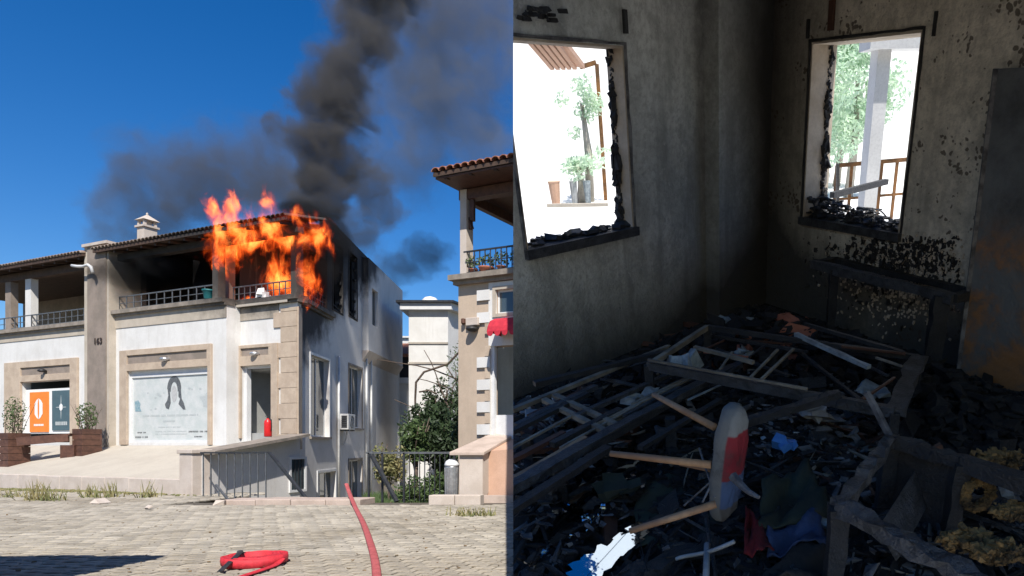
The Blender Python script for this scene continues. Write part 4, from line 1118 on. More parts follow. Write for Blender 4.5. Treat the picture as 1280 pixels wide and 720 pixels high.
# weeds along the kerb
wl = ['low weed tuft at the left end of the forecourt kerb', 'widest dry weed tuft growing at the forecourt kerb', 'small weed tuft in the middle of the forecourt kerb', 'thin upright weed right of the middle of the forecourt kerb', 'dry weed tuft close to the corner pier', 'leafy weed between the gate pier and the low wall', 'spreading dry weed in front of the pale kerb block']
for k, (px, py, hpx, wpx) in enumerate(((12,622,16,18),(56,626,30,34),(112,622,22,16),(138,622,24,12),(185,622,26,12),(605,624,26,16),(590,645,14,44))):
    Y = 1.6*FPX/(py-CY); c = Vector(((px-CX)/FPX*Y, Y, GZ)); m = MB(); rd = random.Random(60+k)
    for j in range(120 if wpx > 30 else 50):
        b = c+Vector((rd.gauss(0,.38)*wpx*Y/FPX, rd.gauss(0,.12), 0)); h = hpx*Y/FPX*rd.uniform(.1,1)**1.8; a = Vector((rd.uniform(-.35,.35)*h, rd.uniform(-.2,.2), h)); s_ = Vector((.012,.008,0))
        m.poly([b-s_, b+s_, b+a*.6+s_*.8, b+a]); 
        if rd.random() < .3: leaves(m, b+a*.7, (.04,.04,.06), 2, .03, .4, k*999+j)
    tag(single('weed', m, M['leaf_dry'] if k != 5 else M['leaf'], c), wl[k], 'weed', 'weeds along the street edge')
m = MB(); rd = random.Random(4)                    # dirt and dry litter swept to the kerb
for j in range(1600):
    px = rd.uniform(0, 245); Y = 21.3 + (245-px)*.0095 - abs(rd.gauss(0,.45)); c = Vector(((px-CX)/FPX*Y, Y, GZ+.02)); m.lump(c, rd.uniform(.01,.035), (1.5,1,.4))
tag(single('kerb_litter', m, M['leaf_dry'], (-20,22,GZ)), kind='stuff')
m = MB(); rd = random.Random(41)
for j in range(500):
    px = rd.uniform(0, 640); py = 622+98*rd.random(); Y = 1.6*FPX/(py-CY); m.lump(Vector(((px-CX)/FPX*Y, Y, GZ+.018)), .003+.011*rd.random()**4, (1.6,1,.35))
tag(single('paving_dirt', m, M['dirt'], (-12,14,GZ)), kind='stuff')
# broken stone on the paving
for k, (px, py, s_) in enumerate(((126,630,.13),(276,631,.14),(186,637,.06))):
    Y = 1.6*FPX/(py-CY); c = Vector(((px-CX)/FPX*Y, Y, GZ+.06)); m = MB(); m.lump(c, s_, (1.5,.9,.5))
    tag(single('loose_stone', m, M['cream_stone'], c, bevel=.01), ['white broken stone lying in front of the forecourt kerb', 'pale loose stone at the end of the stair railing', 'tiny loose stone on the paving below the corner pier'][k], 'stone')

# ---- unseen building added left of the photographer: only its shadow reaches into the picture
kk = thing('shadow_block', 'unseen building added just outside the left edge to shade the paving', 'building', (-8.5, 4, GZ))
hk = 4.1
m = MB(); m.box(-16, -6.9, -2, 5.7, GZ, GZ+hk-.3); part('wall', m, M['tan_wall'], kk)  # body of the added shadow block
m = MB(); m.box(-16.4, -6.55, -2.4, 6.1, GZ+hk-.298, GZ+hk); part('roof_slab', m, M['ledge'], kk)  # top of the added shadow block
m = MB(); m.box(-6.895, -6.86, 1, 3, GZ+.6, GZ+2.5); part('window', m, M['glass'], kk)  # window on the added shadow block, unseen

# ---- fire hoses
def G(px, py, h=0): 
    Y = 1.6*FPX/(py-CY); return Vector(((px-CX)/FPX*Y, Y, GZ+h))
def catmull(pts, n=8):
    out = []; P_ = [pts[0]]+pts+[pts[-1]]
    for i in range(1, len(P_)-2):
        for k in range(n):
            t = k/n; a, b, c, d = P_[i-1], P_[i], P_[i+1], P_[i+2]
            out.append(.5*((2*b)+(-a+c)*t+(2*a-5*b+4*c-d)*t*t+(-a+3*b-3*c+d)*t**3))
    out.append(pts[-1]); return out
def flat_hose(m, pts, wd=.1, th=.035):
    n0 = len(m.v); K = 8
    for i, p in enumerate(pts):
        t = (pts[min(i+1,len(pts)-1)]-pts[max(i-1,0)]); t.z = 0; t.normalize(); s_ = Vector((t.y,-t.x,0))
        for k in range(K):
            an = 2*math.pi*k/K; m.v.append(tuple(p+s_*math.cos(an)*wd/2+Vector((0,0,math.sin(an)*th/2+th/2))))
    for i in range(len(pts)-1):
        for k in range(K):
            k2 = (k+1)%K; m.f.append((n0+i*K+k, n0+i*K+k2, n0+(i+1)*K+k2, n0+(i+1)*K+k))
    m.f.append(tuple(n0+k for k in range(K))); m.f.append(tuple(n0+(len(pts)-1)*K+k for k in range(K))[::-1])
hp = catmull([W(433,606,18.9), W(437,618,18.0), G(444,636,.02), G(454,656,.015), G(463,682,.015), G(469,706,.015), G(472,740,.015), G(474,800,.015)], 7)
m = MB(); flat_hose(m, hp, .105, .045); tag(single('fire_hose', m, M['hose_faded'], G(454,656), smooth=True), 'faded red fire hose running from the stair pit across the paving', 'hose')
c = G(318, 706); hc = thing('coiled_hose', 'bright red fire hose coiled flat on the paving', 'hose', c)
m = MB(); pts = []
for k in range(200):
    a = k*.19; r = .355 - .0012*k*.55; pts.append(c+Vector((r*math.cos(a), r*math.sin(a)*.95, .10+.02*math.sin(a*1.0+1)+.006*(k//33))))
# coil: stacked bands standing on edge
n0 = 0
for k in range(7):
    r = .36-.022*k; mm = MB()
    prof = [(r-.012, 0), (r+.012, .01), (r+.018, .06), (r+.012, .115), (r-.012, .12), (r-.016,.06)]
    N = 40; base = 0
    for i in range(N):
        an = 2*math.pi*i/N; wob = 1+.02*math.sin(3*an+k)
        for (q_, z_) in prof: mm.v.append((c.x+q_*wob*math.cos(an), c.y+q_*wob*math.sin(an), c.z+.012+z_+.012*math.sin(an*2+k*2.1)))
    for i in range(N):
        for j in range(6):
            j2 = (j+1)%6; i2 = (i+1)%N; mm.f.append((i*6+j, i2*6+j, i2*6+j2, i*6+j2))
    part('hose_turn', mm, M['red_hose'], hc, smooth=True)
m = MB(); flat_hose(m, catmull([c+Vector((.36,.0,.06)), c+Vector((.40,-.18,.02)), c+Vector((.44,-.5,.015)), c+Vector((.5,-1.2,.015))], 8), .09, .03); part('hose_end', m, M['red_hose'], hc, smooth=True)
m = MB(); flat_hose(m, catmull([c+Vector((-.3,.16,.15)), c+Vector((-.12,-.12,.16)), c+Vector((-.05,-.37,.10)), c+Vector((-.02,-.6,.015))], 8), .07, .02); part('hose_strap', m, M['black'], hc, smooth=True)
m = MB(); m.tube([c+Vector((-.32,.18,.05)), c+Vector((-.22,.1,.11))], .05, 10); part('coupling', m, M['black'], hc, smooth=True)

# ================================================================ FIRE AND SMOKE
def blob_field(nt, vec, blobs):
    """largest of 1-|(p-c)/r| over the blobs"""
    out = None
    for c, r in blobs:
        mp = nt.nodes.new('ShaderNodeVectorMath'); mp.operation = 'SUBTRACT'; nt.links.new(vec, mp.inputs[0]); mp.inputs[1].default_value = c
        dv_ = nt.nodes.new('ShaderNodeVectorMath'); dv_.operation = 'DIVIDE'; nt.links.new(mp.outputs[0], dv_.inputs[0]); dv_.inputs[1].default_value = r
        ln = nt.nodes.new('ShaderNodeVectorMath'); ln.operation = 'LENGTH'; nt.links.new(dv_.outputs[0], ln.inputs[0])
        f = mth(nt, 'SUBTRACT', 1.0, ln.outputs['Value'])
        if out is None: out = f
        else:
            n = nt.nodes.new('ShaderNodeMath'); n.operation = 'SMOOTH_MAX'; nt.links.new(out, n.inputs[0]); nt.links.new(f, n.inputs[1]); n.inputs[2].default_value = .25; out = n.outputs[0]
    return out
def warp(nt, vec, scale, amt, stretch=(1,1,1)):
    mp = nt.nodes.new('ShaderNodeVectorMath'); mp.operation = 'MULTIPLY'; nt.links.new(vec, mp.inputs[0]); mp.inputs[1].default_value = stretch
    n = nt.nodes.new('ShaderNodeTexNoise'); n.inputs['Scale'].default_value = scale; n.inputs['Detail'].default_value = 2; nt.links.new(mp.outputs[0], n.inputs['Vector'])
    s_ = nt.nodes.new('ShaderNodeVectorMath'); s_.operation = 'SUBTRACT'; nt.links.new(n.outputs['Color'], s_.inputs[0]); s_.inputs[1].default_value = (.5,.5,.5)
    m_ = nt.nodes.new('ShaderNodeVectorMath'); m_.operation = 'MULTIPLY_ADD'; nt.links.new(s_.outputs[0], m_.inputs[0]); m_.inputs[1].default_value = (amt,)*3; nt.links.new(vec, m_.inputs[2])
    return m_.outputs[0], mp.outputs[0]
def volume_obj(name, blobs, shader, pad=1.25):
    lo = Vector([min(c[i]-r[i]*pad for c, r in blobs) for i in range(3)]); hi = Vector([max(c[i]+r[i]*pad for c, r in blobs) for i in range(3)])
    base = Vector(((lo.x+hi.x)/2, (lo.y+hi.y)/2, lo.z))
    # an outer hull that follows the puffs (convex hull of their boxes keeps the ray march short)
    import bmesh
    bm = bmesh.new()
    for c, r in blobs:
        for k in range(26):
            a = k*2.4; z = 1-2*(k+.5)/26; q_ = math.sqrt(1-z*z)
            bm.verts.new((c[0]+r[0]*pad*q_*math.cos(a)-base.x, c[1]+r[1]*pad*q_*math.sin(a)-base.y, c[2]+r[2]*pad*z-base.z))
    res = bmesh.ops.convex_hull(bm, input=bm.verts)
    bmesh.ops.delete(bm, geom=list({g for g in res['geom_interior'] if isinstance(g, bmesh.types.BMVert)}), context='VERTS')
    me = bpy.data.meshes.new(name); bm.to_mesh(me); bm.free()
    o = bpy.data.objects.new(name, me); col.objects.link(o); o.location = base
    m = bpy.data.materials.new(name); m.use_nodes = True; nt = m.node_tree
    nt.nodes.remove(nt.nodes['Principled BSDF'])
    out = nt.nodes['Material Output']
    v = coords(nt)
    bl = [((c[0]-base.x, c[1]-base.y, c[2]-base.z), r) for c, r in blobs]
    nt.links.new(shader(nt, v, bl), out.inputs['Volume'])
    me.materials.append(m); return o
def smoke_shader(dens, wscale=.45, wamt=2.2, namp=1.1, nscale=.8, bias=.12, col_=(.17,.155,.145), gain=3.6):
    def f(nt, v, bl):
        wv_, _ = warp(nt, v, wscale, wamt)
        wv2, _ = warp(nt, wv_, wscale*3.2, wamt*.28)
        fld = blob_field(nt, wv2, bl)
        n = noise(nt, wv_, nscale, 6, .62)
        fld = mth(nt, 'ADD', fld, mth(nt, 'MULTIPLY', mth(nt, 'SUBTRACT', n, .5), namp))
        d = mth(nt, 'MULTIPLY', mth(nt, 'SUBTRACT', fld, bias), gain, clamp=True)
        d = mth(nt, 'MULTIPLY', mth(nt, 'POWER', d, 1.5), dens)
        pv = nt.nodes.new('ShaderNodeVolumePrincipled'); pv.inputs['Color'].default_value = (*col_, 1); pv.inputs['Anisotropy'].default_value = .2
        nt.links.new(d, pv.inputs['Density']); return pv.outputs[0]
    return f
def PB(px, py, Y, rpx, rpy=None, ry=None):
    rpy = rpy or rpx; k = Y/FPX
    return (tuple(W(px, py, Y)), (rpx*k, ry or rpx*k, rpy*k))
def smoke(label, blobs, **kw):
    o = volume_obj('smoke', blobs, smoke_shader(**kw)); tag(o, label, 'smoke', kind='stuff'); return o
smoke('thick dark grey smoke column climbing from the burning corner', [PB(402,262,28.5,38,30), PB(402,225,28.6,46,42), PB(405,180,28.8,56,50), PB(415,135,29,56,50), PB(432,95,29,48,50), PB(450,50,29.4,46,52), PB(464,5,30,48,52), PB(480,-45,30,66,60)],
      dens=1.6, namp=2.0, wamt=2.2, bias=.06, nscale=.95, gain=2.4, col_=(.2,.19,.18))
smoke('thin grey smoke drifting left over the roof', [PB(310,215,36,85,62), PB(245,232,36,90,62), PB(185,262,36,70,50), PB(350,240,35,60,60), PB(145,292,36,40,36)], dens=.36, namp=2.2, wamt=3.4, gain=2.2, bias=.04, nscale=.6, col_=(.24,.235,.235))
smoke('pale grey smoke haze drifting right at the top of the sky', [PB(530,30,56,120,60), PB(530,130,56,85,90), PB(500,205,56,70,60), PB(600,110,56,70,80), PB(570,0,56,130,50), PB(600,190,56,60,50)], dens=.19, namp=2.3, wamt=6.5, gain=2.0, bias=.05, nscale=.33, wscale=.25, col_=(.34,.335,.33))
smoke('grey smoke puffs rolling off the roof right of the corner', [PB(462,232,52,40,40), PB(448,297,51,38,32), PB(430,278,50,34,32), PB(478,262,52,34,38)], dens=.45, namp=1.6, wamt=2.6, gain=3.2, bias=.10, nscale=.8, col_=(.2,.19,.18))
smoke('small dark smoke puff beyond the rear corner of the house', [PB(487,338,66,28,34), PB(494,372,66,13,24), PB(534,320,66,36,28), PB(508,335,66,34,22)], dens=.3, namp=1.6, wamt=2.6, bias=.08, gain=3, nscale=.7, col_=(.2,.19,.18))
smoke('dark smoke rolling out under the burning roof', [PB(165,340,28.6,48,26), PB(215,335,28.4,50,22), PB(412,300,27.4,30,44), PB(404,345,27.2,22,40), PB(380,262,26.5,40,16)], dens=1.4, namp=1.0, wamt=1.0, bias=.08, nscale=1.3, col_=(.05,.05,.05))

def flame_shader(strength, nscale=2.9, seed=0.0):
    def f(nt, v, bl):
        mp0 = nt.nodes.new('ShaderNodeVectorMath'); mp0.operation = 'ADD'; nt.links.new(v, mp0.inputs[0]); mp0.inputs[1].default_value = (seed, 0, 0)
        wv_, st = warp(nt, v, 1.5, .8, (1, 1, .5))
        wv2, _ = warp(nt, wv_, 4.5, .3, (1, 1, .55))
        fld = blob_field(nt, wv2, bl)
        s_ = nt.nodes.new('ShaderNodeVectorMath'); s_.operation = 'MULTIPLY'; nt.links.new(wv_, s_.inputs[0]); s_.inputs[1].default_value = (1, 1, .42)
        n = noise(nt, s_.outputs[0], nscale, 5, .6, .6)
        fld = mth(nt, 'ADD', fld, mth(nt, 'MULTIPLY', mth(nt, 'SUBTRACT', n, .5), 3.3))
        a = smooth(nt, fld, .12, .75)
        ramp = nt.nodes.new('ShaderNodeValToRGB'); nt.links.new(fld, ramp.inputs[0])
        e = ramp.color_ramp.elements; e[0].position = .2; e[0].color = (.45,.02,.003,1); e[1].position = 1.0; e[1].color = (1,.38,.08,1)
        x = e.new(.42); x.color = (.95,.065,.007,1); x = e.new(.68); x.color = (1,.15,.018,1)
        em = nt.nodes.new('ShaderNodeEmission'); nt.links.new(ramp.outputs[0], em.inputs[0])
        nt.links.new(mth(nt, 'MULTIPLY', mth(nt, 'MULTIPLY', a, smooth(nt, fld, .2, .9)), strength), em.inputs[1])
        ab = nt.nodes.new('ShaderNodeVolumeAbsorption'); ab.inputs[0].default_value = (.1,.05,.03,1); nt.links.new(mth(nt, 'MULTIPLY', a, .9), ab.inputs[1])
        ad = nt.nodes.new('ShaderNodeAddShader'); nt.links.new(em.outputs[0], ad.inputs[0]); nt.links.new(ab.outputs[0], ad.inputs[1])
        return ad.outputs[0]
    return f
def flames(label, blobs, st=4.0, **kw):
    o = volume_obj('flames', blobs, flame_shader(st, **kw), pad=1.45); tag(o, label, 'flames', kind='stuff')
def FB(px, py, o, rpx, rpy, ro=.45):
    a, z = FW.hit(px, py, o); p = FW.pt(a, z, o); k = p.y/FPX
    return (tuple(p), (rpx*k*1.05, ro, rpy*k))
flames('tall orange flame tongues licking up over the eave', [FB(277,296,.9,19,44), FB(302,290,.9,22,38), FB(335,284,.9,26,30), FB(338,254,.9,11,28), FB(268,264,.9,9,30), FB(290,256,.9,12,28), FB(376,274,.9,24,14)], 3.6)
flames('orange flames rolling under the burning eave', [FB(286,312,.1,33,26,.5), FB(318,305,.1,36,16,.5), FB(362,298,.1,34,20,.5), FB(280,332,.0,13,20,.4)], 4.2)
flames('deep orange flames filling the corner of the balcony', [FB(352,350,-.9,27,38,.6), FB(374,372,-.7,17,26,.5), FB(347,376,-.7,26,14,.5), FB(315,378,-.6,18,8,.4), FB(388,350,.0,14,38,.5), FB(398,300,.0,22,28,.5)], 3.6)

# ================================================================ BURNT ROOM (room frame: x right, y away, z up; eye at the origin)
HE = 1.6
FLZ = -HE
def fl(px, py, h=0):
    d = ray(px, py, 'R'); return d*((FLZ+h)/d.z)
def hdir(px, py):
    d = ray(px, py, 'R'); v = Vector((d.x, d.y)); return v.normalized()
K = fl(945, 375)
uA = hdir(1567, 120); uB = hdir(233, 140)
nA = Vector((uA.y, -uA.x));  nB = Vector((-uB.y, uB.x))
if nA.y > 0: nA = -nA
if nB.y > 0: nB = -nB
LW = Face((K.x, K.y), -uA, nA, 'R')        # left wall, running towards the camera's left
RW = Face((K.x, K.y), -uB, nB, 'R')        # right wall
print('room corner', K, 'left dir', -uA, 'right dir', -uB)
sLend = LW.hit(641.5, 300)[0] + 1.0
CZ = 1.15
def room_plaster(name, base, base2, soot_amt, seed, spots=False, corner=None, pale_lo=(0,0)):
    m, nt, b = newmat(name)
    v = coords(nt)
    n1 = noise(nt, v, .8+seed*.01, 6, .65); n2 = noise(nt, v, 7, 6, .7); n3 = noise(nt, v, 60, 3, .6)
    cc = mix(nt, smooth(nt, n1, .3, .7), base, base2)
    cc = mix(nt, mth(nt, 'MULTIPLY', smooth(nt, n2, .40, .68), .6), cc, tuple(x*.4 for x in base))
    sep = nt.nodes.new('ShaderNodeSeparateXYZ'); nt.links.new(v, sep.inputs[0])
    # vertical streaks of running soot and water
    st = nt.nodes.new('ShaderNodeVectorMath'); st.operation = 'MULTIPLY'; nt.links.new(v, st.inputs[0]); st.inputs[1].default_value = (6, 6, .5)
    ns = noise(nt, st.outputs[0], 1.2, 4, .6)
    cc = mix(nt, mth(nt, 'MULTIPLY', smooth(nt, ns, .47, .72), .6), cc, tuple(x*.35 for x in base))
    cc = mix(nt, mth(nt, 'MULTIPLY', smooth(nt, noise(nt, v, 26, 5, .75), .45, .66), .5), cc, tuple(x*.42 for x in base))
    cc = mix(nt, mth(nt, 'MULTIPLY', smooth(nt, noise(nt, v, 13, 4, .7), .60, .72), .35), cc, tuple(min(.9, x*1.25) for x in base))
    soot = mth(nt, 'ADD', mth(nt, 'MULTIPLY', mth(nt, 'SUBTRACT', n1, .5), 1.0), soot_amt)
    # soot caked on low down, and into the corner
    low = smooth(nt, mth(nt, 'ADD', sep.outputs[2], mth(nt, 'MULTIPLY', mth(nt, 'SUBTRACT', n1, .5), 1.1)), pale_lo[0], pale_lo[1])
    soot = mth(nt, 'ADD', soot, low)
    if corner:
        dx = mth(nt, 'SUBTRACT', sep.outputs[0], corner[0]); dy = mth(nt, 'SUBTRACT', sep.outputs[1], corner[1])
        d = mth(nt, 'SQRT', mth(nt, 'ADD', mth(nt, 'MULTIPLY', dx, dx), mth(nt, 'MULTIPLY', dy, dy)))
        soot = mth(nt, 'ADD', soot, smooth(nt, mth(nt, 'ADD', d, mth(nt,'MULTIPLY',mth(nt,'SUBTRACT',n1,.5),.7)), corner[2], .02))
    sc_ = mth(nt, 'MINIMUM', mth(nt, 'MAXIMUM', soot, 0), .97)
    cc = mix(nt, sc_, cc, (.05,.048,.044))
    if spots:
        vo = nt.nodes.new('ShaderNodeTexVoronoi'); vo.inputs['Scale'].default_value = 26; vo.inputs['Randomness'].default_value = 1
        wv_, _ = warp(nt, v, 14, .07, (1,1,.7)); nt.links.new(wv_, vo.inputs['Vector'])
        sp = smooth(nt, mth(nt, 'SUBTRACT', vo.outputs['Distance'], mth(nt, 'MULTIPLY', smooth(nt, noise(nt, v, 2.6, 5, .7), .46, .66), .5)), .06, -.08)
        cc = mix(nt, mth(nt, 'MULTIPLY', sp, .8), cc, (.06,.04,.028))
    nt.links.new(cc, b.inputs['Base Color']); b.inputs['Roughness'].default_value = .8; b.inputs['Specular IOR Level'].default_value = .35
    bb = mth(nt, 'ADD', mth(nt, 'MULTIPLY', n2, 1.0), mth(nt, 'MULTIPLY', n3, .35)); bump(nt, b, bb, .7, .035)
    return m
M['lwall'] = room_plaster('sooty_plaster_left', (.72,.74,.71), (.44,.46,.445), -.02, 1, corner=(K.x-LW.pt(sLend/2,0).x, K.y-LW.pt(sLend/2,0).y, 1.5), pale_lo=(.72, -.1))
M['rwall'] = room_plaster('sooty_plaster_right', (.80,.73,.60), (.60,.54,.43), -.04, 2, spots=True, corner=(K.x-RW.pt(1.5,0).x, K.y-RW.pt(1.5,0).y, 1.05), pale_lo=(.85, .15))
M['reveal'] = surf('scorched_reveal', (.62,.54,.44), (.45,.37,.28), 3, .85, .3)
M['char'] = surf('charred_wood', (.009,.009,.010), (.028,.027,.027), 9, .5, .9, fine=70, dist=.02, spec=.7)
M['char_blue'] = surf('wet_charred_wood', (.010,.011,.012), (.06,.063,.07), 16, .28, .9, fine=60, dist=.02, spec=.9)
M['coal'] = surf('matt_charcoal', (.008,.008,.009), (.028,.027,.027), 5, .8, .6, fine=60, dist=.02, spec=.3)
M['ash_wood'] = surf('ash_grey_wood', (.30,.26,.20), (.13,.115,.095), 7, .7, .5, fine=50)
M['raw_wood'] = surf('scorched_beech', (.46,.28,.155), (.30,.16,.085), 5, .55, .3)
M['yellow_foam'] = surf('burnt_yellow_foam', (.36,.22,.08), (.02,.016,.01), 9, .95, .8, fine=50, dist=.03)
M['ash'] = surf('grey_ash', (.20,.20,.205), (.04,.04,.045), 9, .8, .8)
M['paper'] = surf('wet_paper', (.34,.39,.41), (.16,.18,.20), 10, .6, .4)
M['rust'] = surf('rusty_plaster', (.32,.15,.055), (.12,.07,.04), 5, .9, .6)
M['red_cloth'] = surf('red_cloth', (.22,.015,.02), (.05,.01,.012), 7, .85, .4)
M['blue_cloth'] = surf('navy_cloth', (.05,.08,.17), (.03,.045,.09), 7, .85, .4)
M['grey_cloth'] = surf('grey_cloth', (.42,.43,.43), (.26,.27,.27), 7, .85, .4)
M['green_cloth'] = surf('dark_green_cloth', (.045,.055,.035), (.025,.03,.022), 4, .8, .4)
M['floor'] = None
M['bounce_pale'] = surf('pale_bounce_floor', (.7,.68,.64), (.6,.58,.54), 2, .7, .1)  # pale colour of the added floor that bounces sun into the room
def wet_floor():
    m, nt, b = newmat('soot_covered_wet_floor')
    v = coords(nt); n1 = noise(nt, v, 1.1, 5, .6); n2 = noise(nt, v, 22, 5, .65)
    cc = mix(nt, smooth(nt, n2, .4, .7), (.012,.012,.012), (.05,.048,.045))
    wet = smooth(nt, n1, .44, .5)
    nt.links.new(cc, b.inputs['Base Color'])
    nt.links.new(mth(nt, 'MULTIPLY_ADD', wet, -.75, .8), b.inputs['Roughness'])
    b.inputs['Specular IOR Level'].default_value = .8
    bp = nt.nodes.new('ShaderNodeBump'); bp.inputs['Distance'].default_value = .03
    nt.links.new(mth(nt, 'MULTIPLY_ADD', wet, -.6, .6), bp.inputs['Strength']); nt.links.new(n2, bp.inputs['Height']); nt.links.new(bp.outputs[0], b.inputs['Normal'])
    return m
M['floor'] = wet_floor()
mw, ntw, bw_ = newmat('standing_water'); bw_.inputs['Base Color'].default_value = (.52,.60,.68,1); bw_.inputs['Roughness'].default_value = .04; bw_.inputs['Metallic'].default_value = 1.0
bump(ntw, bw_, noise(ntw, coords(ntw), 9, 3), .06, .02)
M['water'] = mw

# shell of the room
sR = 5.2
Rend = RW.pt(sR, FLZ); Lend = LW.pt(sLend, FLZ)
back = [Vector((Rend.x, Rend.y, FLZ)), Vector((1.9, -1.6, FLZ))]
poly = [Vector((K.x, K.y, 0))+Vector((0,0,0)), Vector((Lend.x, Lend.y, 0)), Vector((-1.2, .6, 0)), Vector((-.9, -.6, 0)), Vector((1.9, -.6, 0)), Vector((Rend.x, Rend.y, 0))]
fm = MB(); fm.prism([(p.x, p.y, FLZ-.25) for p in poly], (0,0,.25)); struct('room_floor', fm, M['floor'], 'R')
cm = MB(); cm.prism([(p.x, p.y, CZ) for p in (Vector((K.x-.3,K.y+.5,0)), Vector((Lend.x-.15, Lend.y+.3, 0)), Vector((-1.2,.62,0)), Vector((-1.2,.6,0)), Vector((2.9,.6,0)), Vector((Rend.x+.4, Rend.y, 0)))], (0,0,.2)); struct('room_ceiling', cm, M['soot'], 'R')
TH = .13
lwn = LW.rect(651, 789, 55, 300, 0, 720)
z_top = LW.hit(720, 53)[1]; z_bot = LW.hit(720, 301)[1]
lwn = (LW.hit(790, 250)[0], LW.hit(650, 250)[0], z_bot, z_top)
rwn = (RW.hit(1010, 150)[0], RW.hit(1141, 150)[0], RW.hit(1070, 284)[1], RW.hit(1080, 46)[1])
print('windows', lwn, rwn)
wl_ = thing('left_room_wall', 'grey soot streaked wall with the larger burnt out window', 'wall', LW.pt(sLend/2, FLZ, 0), 'R')
m = MB(); LW.wall(m, -TH, sLend, FLZ-.2, CZ-.002, -TH, 0, [lwn]); part('wall_body', m, M['lwall'], wl_)
wr_ = thing('right_room_wall', 'beige soot blotched wall with the smaller burnt out window', 'wall', RW.pt(1.5, FLZ, 0), 'R')
m = MB(); RW.wall(m, .001, sR, FLZ-.2, CZ-.002, -.24, 0, [rwn]); part('wall_body', m, M['rwall'], wr_)
# boxed chase in the corner
p0 = LW.hit(881, 200)[0]
m = MB(); LW.box(m, .0, p0, FLZ, CZ-.004, .001, .13); part('corner_chase', m, M['lwall'], wl_)
# pale floor added unseen around the camera to bounce sun into the room
lm = MB(); lm.box(-3, 4.5, -4.5, 1.8, FLZ-.2, FLZ+.004); struct('bounce_floor', lm, M['bounce_pale'], 'R')
def cb(m, p, q, wd, ht, seg=7, jag=.18, rd=random):
    p, q = Vector(p), Vector(q); d = (q-p); sd = d.cross(Vector((0,0,1))); sd = sd.normalized() if sd.length > 1e-3 else Vector((1,0,0)); up = sd.cross(d).normalized()
    n0 = len(m.v)
    for i in range(seg+1):
        c = p+d*i/seg; 
        for (x, y) in ((-1,-1),(1,-1),(1,1),(-1,1)):
            m.v.append(tuple(c+sd*x*wd/2*(1+rd.uniform(-jag,jag))+up*y*ht/2*(1+rd.uniform(-jag,jag))))
    for i in range(seg):
        for k in range(4):
            k2 = (k+1)%4; m.f.append((n0+i*4+k, n0+i*4+k2, n0+(i+1)*4+k2, n0+(i+1)*4+k))
    m.f.append((n0,n0+3,n0+2,n0+1)); e = n0+seg*4; m.f.append((e,e+1,e+2,e+3)); return m
# window reveals and frames
def reveal(face, r, parent, t=.012, lft=True):
    TH = .13 if lft else .24
    a0, a1, z0, z1 = r
    m = MB(); face.box(m, a0, a0+t, z0, z1, -TH-.002, .003); face.box(m, a1-t, a1, z0, z1, -TH-.002, .003); face.box(m, a0+t, a1-t, z1-t, z1, -TH-.002, .003)
    rv_ = part('reveal', m, M['reveal'], parent)
    m = MB(); face.box(m, a0-.02, a1+.02, z0-.045, z0+.012, -TH-.03, .035); part('sill', m, M['char_blue'], rv_)
    # charred remains of the frame: an uneven chain of lumps in front of the reveal edge
    m = MB(); rd = random.Random(int(a0*100))
    n = 110
    for k in range(n):
        z = z0+(z1-z0)*(k+rd.random())/n
        for aa in (a0+t, a1-t):
            s_ = .013*rd.uniform(.2,1.3)*(1.35-.7*(z-z0)/(z1-z0))*(.4+.9*abs(math.sin(z*9+aa*3))); sg = 1 if aa < (a0+a1)/2 else -1
            m.lump(face.pt(aa+sg*s_*.7, z, -TH*.75+rd.uniform(-.02,.02)), s_, (.9,.8,1.6), .6)
    for k in range(70):
        a = a0+(a1-a0)*rd.random(); s_ = .006+.02*rd.random()**2; m.lump(face.pt(a, z0+.02+s_*.3, -rd.uniform(.02,TH)), s_, (1.6,1.1,.6))
    part('charred_frame', m, M['char'], rv_)
    # outer edge trim, blackened
    m = MB(); 
    cb(m, face.pt(a0-.012,z0-.04,.006), face.pt(a0-.012,z1+.02,.006), .018, .014, 12, .5, rd); cb(m, face.pt(a1+.012,z0-.04,.006), face.pt(a1+.012,z1+.02,.006), .016, .014, 12, .5, rd); cb(m, face.pt(a0-.01,z1+.012,.006), face.pt(a1+.01,z1+.012,.006), .014, .014, 12, .5, rd)
    part('architrave', m, M['ash'] if lft else M['char'], rv_)
    return rv_
reveal(LW, lwn, wl_); reveal(RW, rwn, wr_, lft=False)
# short burnt lath stubs above the windows
for face, px, py0, py1, wd, par in ((LW, 779, 12, 42, .03, wl_), (RW, 1042, 0, 38, .05, wr_), (RW, 1012, 24, 48, .02, wr_), (RW,1172,14,45,.015,wr_)):
    a, z1 = face.hit(px, py0); z0 = face.hit(px, py1)[1]; m = MB(); face.box(m, a-wd/2, a+wd/2, z0, z1, .001, .02); part('wall_batten', m, M['char'] if px != 1042 else M['dark_wood'], par)
m = MB(); a0, z = LW.hit(700, 20); a1 = LW.hit(643, 8)[0]
for k in range(16): m.lump(LW.pt(a0+(a1-a0)*random.random(), z+random.uniform(-.03,.03), .01), .02, (1.6,.2,.5))
part('soot_crust', m, M['char'], wl_)
